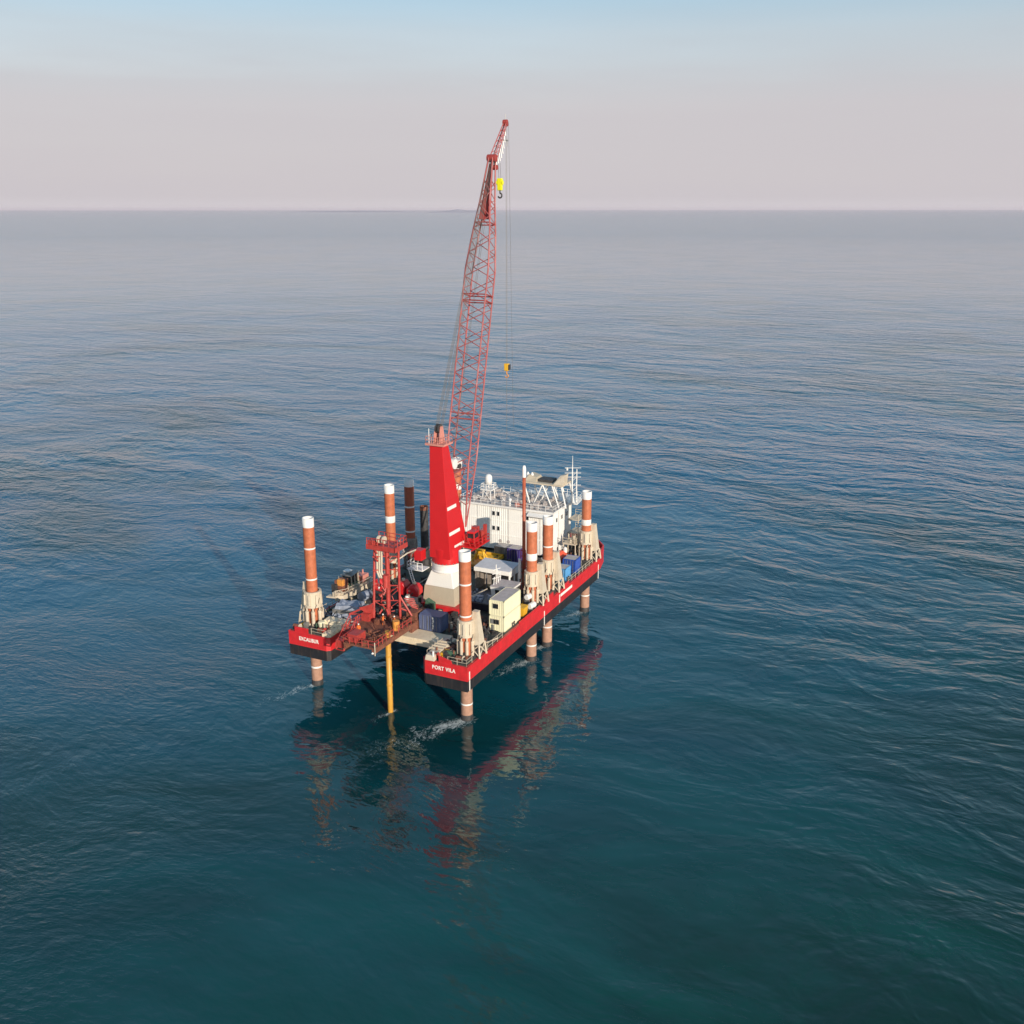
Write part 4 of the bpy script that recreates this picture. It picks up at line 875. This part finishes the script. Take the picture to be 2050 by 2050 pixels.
b = RB().path([(7.5, -.3, 22.5), (9.5, -.5, 22.8), (12.5, -.2, 22.4), (14.0, 1.5, 21.0), (14.6, 2.0, 20.0)], .12, 6); b.path([(7.5, .1, 22.3), (11.0, 1.0, 22.3), (13.8, 3.6, 23.0)], .14, 6); b.build('mud_pipe', 'cream', rig)
cs = thing('casing_pipe', 'yellow casing pipe dropping from the rig platform into the sea', 'pipe', (.6, -2.15, 0))
MB().lathe([(.42, -9), (.42, 13.4)], n=20).build('tube', 'pipe', cs, smooth=True)
for z in (4.4, 9.2): MB().lathe([(.42, z), (.47, z+.02), (.47, z+.3), (.42, z+.32)], n=20, caps=False).build('coupling', 'pipe', cs)
b = MB(); 
for k in range(12): b.tube((.44, -.12, .5+k), (.5, -.2, 1.3+k), .04, n=5)
b.build('marker_line', 'rig_rust', cs)
# red octagonal tanks behind the rig
def tank(loc, s, label, ry=0, w=1.):
    t = thing('red_tank', label, 'tank', loc, ry, 'red octagonal tanks between rig and crane'); b = MB(); p = []
    for x, k in ((-1.4, .8), (-1.1, 1), (1.1, 1), (1.4, .8)):
        for i in range(8):
            a = R(22.5+45*i); p.append((x*s, math.cos(a)*1.35*s*k*w, 1.5*s+math.sin(a)*1.45*s*k))
    fs = [tuple(range(7, -1, -1)), tuple(range(24, 32))]
    for j in range(3):
        for i in range(8): fs.append((j*8+i, j*8+(i+1) % 8, (j+1)*8+(i+1) % 8, (j+1)*8+i))
    b.add(p, fs).build('shell', 'crane_red', t, bevel=.05)
    b = MB().box(-1*s, -.7*s, -s, s, -1.2, .4); b.box(.7*s, s, -s, s, -1.2, .4); b.build('stand', 'dark', t)
    MB().tube((-1.45*s, .5*s, 1.9*s), (-1.3*s, .5*s, 1.9*s), .2, n=10).build('valve', 'pink', t)
    b = MB().tube((0, 0, 2.9*s), (0, 0, 3.3*s), .3, n=10); b.build('filler', 'cream', t)
    return t
tank((16.6, 2.7, D+1.9), .86, 'red octagonal tank nearest the cream crane base', R(8))
tank((17.4, 5.3, D+1.9), .84, 'red octagonal tank in the middle between rig and crane', R(8), .8)
tank((17.2, 9.6, D+1.9), .8, 'red octagonal tank seen through the left legs of the rig', 0)
b = MB().box(15, 19.2, 1.6, 11.2, D+.03, D+.7); b.build('tank_plinth', 'dark', barge)
# grey power pack
t = thing('power_pack', 'grimy grey diesel power pack in front of the crane base', 'engine', (14.0, 1.8, D+.03))
MB().box(-1.3, 1.3, -1.5, 1.5, 0, .5).build('skid', 'dark', t)
MB().tube((-.2, -1.4, 1.5), (-.2, 1.3, 1.5), .95, n=16).build('engine_body', 'grease_shade', t)
b = MB().box(-.9, .7, -.9, .9, 2.2, 2.9); b.tube((-.6, .2, 2.9), (-.6, .2, 3.7), .3, n=12); b.build('air_filter', 'grease_shade', t)
MB().lathe([(.28, 2.9), (.32, 3.4), (.2, 3.55)], (-.8, .3, 0), 12).build('cap', 'white', t)
MB().tube((-1.2, .9, 1.3), (-1.05, .9, 1.3), .75, n=16).build('fly_wheel', 'grease_shade', t); MB().tube((-1.3, -.7, .9), (-1.1, -.7, .9), .42, n=14).build('pulley', 'pink', t)
q = random.Random(8); b = MB()
for k in range(30):
    x = q.uniform(-1.3, 1.1); y = q.uniform(-1.6, 1.5); z = q.uniform(.6, 2.8); b.tube((x, y, z), (x+q.uniform(-.6, .6), y+q.uniform(-.6, .6), z+q.uniform(-.4, .6)), q.uniform(.05, .15), n=6)
b.build('hoses', 'dark', t, stuff=True)
t = thing('radiator_unit', 'dark green grey radiator unit leaning by the crane base corner', 'machine', (15.4, -.6, D+.03))
MB().hexa([(-.6, -1, 0), (.6, -1, 0), (.6, .8, 0), (-.6, .8, 0)], [(-.5, -1.1, 2.1), (.5, -1.1, 2.1), (.5, .2, 2.7), (-.5, .2, 2.7)]).build('core', 'green', t); MB().tube((-.65, -.2, 1.3), (-.55, -.2, 1.3), .6, n=14).build('fan', 'dark', t)
t = thing('generator_frame', 'brown steel rack with machinery on the near side of the power pack', 'rack', (11.6, .8, D+.4))
b = MB()
for x in (-1, 1):
    for y in (-1.1, 1.1): b.tube((x, y, 0), (x, y, 2.2), .09, n=5)
for z in (.6, 2.2): b.path([(-1, -1.1, z), (1, -1.1, z), (1, 1.1, z), (-1, 1.1, z), (-1, -1.1, z)], .08, 5)
b.build('frame', 'rig_rust', t); MB().box(-.8, .8, -.9, .9, .1, 1.5).build('machine', 'grease_shade', t); MB().tube((-.9, -1.3, 0), (-.9, -1.3, 3.0), .09, n=6).build('lamp_post', 'cream', t)

# ------------------------------------------------------------------ port aft deck
t = thing('covered_equipment', 'silver blue tarpaulin covered stack on the port stern deck', 'equipment', (8.6, 10.2, D+.03), R(12))
n_ = 9; vs = []; q = random.Random(4)
for i in range(n_):
    for j in range(n_):
        x = -1.9+3.8*i/(n_-1); y = -2.5+5.0*j/(n_-1); e = max(abs(x)/1.9, abs(y)/2.5)
        z = (2.5 if e < .95 else .3)+q.uniform(-.18, .18); vs.append((x+q.uniform(-.08, .08), y+q.uniform(-.08, .08), z))
MB().add(vs, [(i*n_+j, (i+1)*n_+j, (i+1)*n_+j+1, i*n_+j+1) for i in range(n_-1) for j in range(n_-1)]).build('tarpaulin', 'tarp', t)
MB().box(-1.7, 1.7, -2.3, 2.3, 0, 1.9).build('pallet_stack', 'steel', t)
t = thing('cream_locker', 'small cream square locker left of the red rig legs', 'locker', (9.4, 7.0, D+.03)); MB().box(-.7, .7, -.65, .65, 0, 2.3).build('body', 'cream', t, bevel=.06); MB().box(-.74, -.7, -.45, .45, .3, 2.0).build('door', 'white', t)
t = thing('box_girder', 'long cream box girder lying across the port stern deck', 'girder', (4.0, 8.2, D+.35), R(4))
MB().hexa([(-1.0, -3.3, 0), (1.0, -3.3, 0), (1.1, 3.2, 0), (-1.1, 3.2, 0)], [(-.7, -3.4, 1.1), (.9, -3.4, 1.1), (.9, 3.2, 1.2), (-.7, 3.2, 1.2)]).build('body', 'palecream', t, bevel=.08)
b = MB()
for y in (-2.4, -.8, .8, 2.4): b.box(-.95, .95, y-.05, y+.05, .95, 1.25)
b.build('stiffener', 'cream', t)
t = thing('folded_ramp', 'cream serrated ramp lying on the inner edge of the port stern', 'ramp', (1.4, 9.15, D+.06), R(3))
b = MB().box(-1.2, 2.8, -.65, .6, 0, .5); b.build('body', 'palecream', t)
for k in range(8): MB().hexa([(-1.1+.5*k, -.95, .05), (-.8+.5*k, -.95, .05), (-.75+.5*k, -.65, .05), (-1.15+.5*k, -.65, .05)], [(-1.0+.5*k, -.85, .4), (-.85+.5*k, -.85, .4), (-.75+.5*k, -.65, .45), (-1.15+.5*k, -.65, .45)]).build('tooth', 'palecream', t)
t = thing('folded_ramp', 'wide cream ramp lying on the inner edge of the starboard stern', 'ramp', (3.3, -9.6, D+.06), R(2))
MB().hexa([(-3.6, -.9, 0), (4.0, -.9, 0), (4.0, 1.3, 0), (-3.6, .7, 0)], [(-3.4, -.8, .8), (3.8, -.8, .7), (3.8, 1.2, .7), (-3.4, .6, .8)]).build('body', 'cream', t, bevel=.08)
b = MB()
for k in range(4): b.box(-1+k*.9, -.85+k*.9, -.95, 1.35, .35, .95)
b.build('stiffener', 'cream', t)
MB().tube((-3.3, -.6, 0), (-3.3, -.6, 1.5), .16, n=8).build('end_post', 'white', t)
t = thing('lifting_beam', 'yellow and brown lifting beam lying on the starboard stern deck', 'beam', (4.2, -11.0, D+.1), R(-2))
MB().box(-2.6, -.9, -.28, .28, 0, .6).build('yellow_end', 'yellow', t); MB().box(-.9, 3.4, -.28, .28, 0, .6).build('brown_section', 'rig_rust', t)
t = thing('green_winch', 'green mooring winch beside the stern starboard leg', 'winch', (2.2, -12.0, D+.03)); MB().tube((0, -.7, .6), (0, .5, .6), .42, n=12).build('drum', 'green', t); MB().box(-.6, .6, -.9, .7, 0, .25).build('base', 'dark', t)
for i, (x, y, lb) in enumerate(((.9, -9.9, 'rusty anchor winch on the starboard stern beside the PORT VILA lettering'), (1.4, -13.9, 'small anchor winch at the outer starboard stern corner'), (1.2, 10.6, 'rusty anchor winch on the port stern beside the EXCALIBUR lettering'), (.9, 15.1, 'small winch at the outer port stern corner'))):
    t = thing('anchor_winch', lb, 'winch', (x, y, D+.03), group='anchor winches on the stern corners')
    MB().tube((0, -.55, .55), (0, .45, .55), .36, n=12).build('drum', 'rig_rust', t); MB().box(-.5, .5, -.8, .7, 0, .2).build('base', 'dark', t); MB().tube((0, -.75, .55), (0, -.65, .55), .5, n=12).build('flange', 'cream' if i % 2 else 'rig_red', t)
t = thing('spare_chain_bin', 'dark navy drum stack behind the port stern leg', 'drums', (6.4, 13.4, D+.03))
for k, (x, y) in enumerate(((-.9, 0), (.1, .3), (.9, -.4), (-.3, 1.1), (-.6, -1.0))): MB().lathe([(.42, 0), (.44, .45), (.42, .5), (.44, .95), (.4, 1.0)], (x, y, 0), 12).build('drum', 'boatnavy', t)
# raised cream platform with plant
t = thing('plant_platform', 'raised cream platform with curved edge on the port side', 'platform', (15.6, 14.9, D+.03))
def bp_(f): return (-4.6+9.6*f, -1.1-0.7*math.sin(f*1.4)+(.9 if f < .06 else 0))
edge = [bp_(i/12) for i in range(13)]
poly = edge+[(5.0, 1.0), (-4.9, 1.4)]
MB().prism(poly, 1.7, 1.95).build('deck', 'cream', t)
b = MB()
for a, c in zip(edge, edge[1:]):
    b.hexa([(a[0], a[1]-.08, 1.2), (c[0], c[1]-.08, 1.2), (c[0], c[1]+.08, 1.2), (a[0], a[1]+.08, 1.2)], [(a[0], a[1]-.08, 2.1), (c[0], c[1]-.08, 2.1), (c[0], c[1]+.08, 2.1), (a[0], a[1]+.08, 2.1)])
b.build('edge_beam', 'cream', t)
b = MB(); b.rail([(x, y, 2.0) for x, y in edge[::2]], h=1.0, r=.05, step=1.4); b.build('guard_rail', 'cream', t)
for x in (-4, -1, 2, 4.6): MB().tube((x, -.9, 0), (x, -.9, 1.7), .16, n=6).build('leg', 'cream', t)
b = MB(); q = random.Random(6)
for k in range(24):
    x = q.uniform(-4.3, 4.5); y = q.uniform(-1.1, .9); s = q.uniform(.1, .3); b.box(x-s, x+s, y-s, y+s, 1.95, 2.0+q.uniform(.2, .8))
b.build('valves', 'cream', t, stuff=True)
t = thing('compressor', 'rusty orange compressor standing on the raised cream platform', 'machine', (13.9, 15.4, D+1.98))
MB().box(-.9, .9, -.8, .8, 0, 2.1).build('body', 'rig_rust', t, bevel=.08); MB().box(-.92, -.2, -.84, .3, 1.2, 2.3).build('hood', 'orange', t, bevel=.06); MB().tube((-.3, .3, 2.1), (-.3, .3, 2.7), .1, n=8).build('exhaust', 'steel', t); MB().box(-1.5, -.95, .1, 1, .1, 1.5).build('radiator', 'dark', t)
t = thing('control_cabin', 'open sided cabin with dark panels and grey sloping roof on the port platform', 'cabin', (16.4, 15.3, D+1.98))
MB().box(-.95, .95, -.85, .85, 0, .9).build('lower_panel', 'green', t); MB().box(-.9, .9, -.8, .8, .9, 2.2).build('window_band', 'glass', t)
b = MB()
for x in (-1, 0, 1):
    for y in (-.9, .9): b.box(x-.08, x+.08, y-.08, y+.08, 0, 2.3)
b.build('corner_post', 'buff', t)
MB().hexa([(-1.3, -1.1, 2.25), (1.3, -1.1, 2.45), (1.3, 1.1, 2.45), (-1.3, 1.1, 2.25)], [(-1.3, -1.1, 2.37), (1.3, -1.1, 2.6), (1.3, 1.1, 2.6), (-1.3, 1.1, 2.37)]).build('roof', 'steel', t); MB().box(-.8, .4, -.3, .9, 2.8, 2.95).build('lamp_bar', 'white', t)
t = thing('pump_unit', 'salmon pink pump unit on the port platform near the rig', 'machine', (19.2, 14.9, D+1.98))
MB().box(-1.0, 1.0, -.8, .8, .2, 1.4).build('body', 'pink', t, bevel=.06); MB().tube((-1.05, -.2, .9), (-.9, -.2, .9), .4, n=12).build('intake', 'rig_rust', t); MB().tube((.4, 0, 1.4), (.4, 0, 2.1), .15, n=8).build('stack', 'pink', t)
t = thing('pressure_vessel', 'silver horizontal pressure vessel under the cream platform edge', 'tank', (15.6, 12.0, D+1.1))
MB().tube((-1.0, 0, 0), (1.1, -.3, 0), .85, n=18).build('shell', 'tarp', t, smooth=True); MB().tube((1.1, -.3, 0), (1.25, -.32, 0), .88, n=18).build('end_cap', 'dark', t); MB().box(-.8, .8, -.5, .5, -1.05, -.6).build('saddle', 'cream', t)
t = thing('triangular_bracket', 'cream perforated bracket frame next to the pressure vessel', 'frame', (18.2, 11.6, D+.03)); MB().hexa([(-1, -.1, 0), (.9, -.1, 0), (.9, .1, 0), (-1, .1, 0)], [(-.9, -.1, 2.4), (1.6, -.1, 2.9), (1.6, .1, 2.9), (-.9, .1, 2.4)]).build('plate', 'cream', t)
# bow starboard plant
t = thing('bow_platform', 'cream lattice platform beside the bow starboard leg', 'platform', (54.0, -10.9, D+.03))
MB().box(-3.4, 1.2, -1.3, 1.3, 2.9, 3.1).build('deck', 'cream', t)
b = MB()
for x in (-3.2, -1.0, 1.0):
    for y in (-1.2, 1.2): b.tube((x, y, 0), (x, y, 2.9), .11, n=5)
b.tube((-3.2, -1.2, .2), (-1, -1.2, 2.8), .07, n=5); b.tube((-1, -1.2, .2), (1, -1.2, 2.8), .07, n=5); b.build('frame', 'cream', t)
b = MB().rail([(-3.4, -1.3, 3.1), (1.2, -1.3, 3.1)], h=1.05, r=.05); b.rail([(-3.4, -1.3, 3.1), (-3.4, 1.3, 3.1)], h=1.05, r=.05); b.build('guard_rail', 'cream', t)
q = random.Random(9); b = MB()
for k in range(16):
    x = q.uniform(-3, 1); y = q.uniform(-1, 1); b.tube((x, y, 3.1), (x+q.uniform(-.5, .5), y, 3.6+q.uniform(0, 1.2)), .12, n=6)
b.build('valves', 'cream', t, stuff=True)
for i, (x, y, lb) in enumerate(((50.2, -10.3, 'tall white cylinder in front of the bow lattice platform'), (59.6, -11.6, 'white capstan housing at the bow bulwark'))):
    t = thing('white_cylinder', lb, 'cylinder', (x, y, D+.03), group='white cylinders near the bow'); MB().lathe([(.38, 0), (.38, 2.2), (.2, 2.5)], n=12).build('shell', 'white', t); MB().lathe([(.5, 0), (.5, .2)], n=12).build('foot', 'dark', t)

# ------------------------------------------------------------------ two workers on the rig floor
def person(label, loc, rz, arms):
    t = thing('person', label, 'person', loc, rz, 'workers on the rig floor')
    J = {'pelvis': (0, 0, .93), 'chest': (0.03, 0, 1.32), 'neck': (.04, 0, 1.5), 'ls': (.03, .2, 1.43), 'rs': (.03, -.2, 1.43), 'lh': (0, .1, .88), 'rh': (0, -.1, .88), 'lk': (.08, .13, .5), 'rk': (-.02, -.13, .5), 'la': (0, .14, .1), 'ra': (-.12, -.14, .1), 'lf': (.17, .16, .05), 'rf': (.06, -.16, .05)}
    J.update(arms); E_ = [('pelvis', 'chest'), ('chest', 'neck'), ('chest', 'ls'), ('chest', 'rs'), ('ls', 'le'), ('le', 'lw'), ('rs', 're'), ('re', 'rw'), ('pelvis', 'lh'), ('pelvis', 'rh'), ('lh', 'lk'), ('lk', 'la'), ('la', 'lf'), ('rh', 'rk'), ('rk', 'ra'), ('ra', 'rf')]
    RD = {'pelvis': .15, 'chest': .17, 'neck': .07, 'ls': .08, 'rs': .08, 'le': .055, 're': .055, 'lw': .045, 'rw': .045, 'lh': .11, 'rh': .11, 'lk': .075, 'rk': .075, 'la': .06, 'ra': .06, 'lf': .045, 'rf': .045}
    ks = list(J); me = bpy.data.meshes.new('body'); me.from_pydata([J[k] for k in ks], [(ks.index(a), ks.index(c)) for a, c in E_], []); o = bpy.data.objects.new('body', me); COL.objects.link(o); o.parent = t
    sk = o.modifiers.new('skin', 'SKIN'); me.materials.append(M['hivis'])
    for i, k in enumerate(ks): me.skin_vertices[0].data[i].radius = (RD[k], RD[k]); me.skin_vertices[0].data[i].use_root = (k == 'pelvis')
    ss = o.modifiers.new('sub', 'SUBSURF'); ss.levels = 1; ss.render_levels = 1
    hd = MB().lathe([(.05, 1.52), (.085, 1.58), (.1, 1.66), (.095, 1.72)], (.05, 0, 0), 12).build('head', 'skin', t, smooth=True)
    MB().lathe([(.14, 1.70), (.12, 1.72), (.115, 1.78), (.07, 1.84)], (.05, 0, 0), 12).build('hard_hat', 'white', t, smooth=True)
    for k in ('lw', 'rw'):
        x, y, z = J[k]; b = MB().box(x-.03, x+.05, y-.045, y+.045, z-.08, z+.02)
        for j in range(4): b.tube((x+.02, y-.036+j*.024, z-.07), (x+.05, y-.036+j*.024, z-.15-.01*(j in (1, 2))), .011, n=5)
        b.tube((x+.03, y+.045, z-.02), (x+.07, y+.06, z-.09), .012, n=5); b.build('glove', 'cream', t)
person('worker in orange coveralls and white hard hat at the right rig leg', (4.3, -1.1, PZ), R(120), {'le': (.2, .3, 1.25), 'lw': (.45, .3, 1.2), 're': (.2, -.3, 1.25), 'rw': (.45, -.28, 1.22)})
person('worker in orange coveralls between the two red rig columns', (4.2, 1.0, PZ), R(-40), {'le': (.05, .3, 1.15), 'lw': (.2, .3, .95), 're': (.1, -.28, 1.18), 'rw': (.3, -.22, 1.05)})
person('worker in orange coveralls standing by the stairway on the port side', (-.6, 2.2, PZ), R(200), {'le': (.02, .27, 1.15), 'lw': (.1, .25, .92), 're': (.02, -.27, 1.15), 'rw': (.1, -.25, .92)})

# ------------------------------------------------------------------ haze
hb = MB().box(-60000, 60000, -60000, 60000, -1.0, 140)
M['haze'] = bpy.data.materials.new('haze'); M['haze'].use_nodes = True; t_ = M['haze'].node_tree; t_.nodes.clear()
pv = N(t_, 'ShaderNodeVolumePrincipled'); pv.inputs['Density'].default_value = 1.2e-5; pv.inputs['Color'].default_value = (1, .88, .97, 1); pv.inputs['Anisotropy'].default_value = 0.0
ou = N(t_, 'ShaderNodeOutputMaterial'); t_.links.new(pv.outputs[0], ou.inputs['Volume'])
hz_o = hb.build('haze', 'haze', stuff=True)
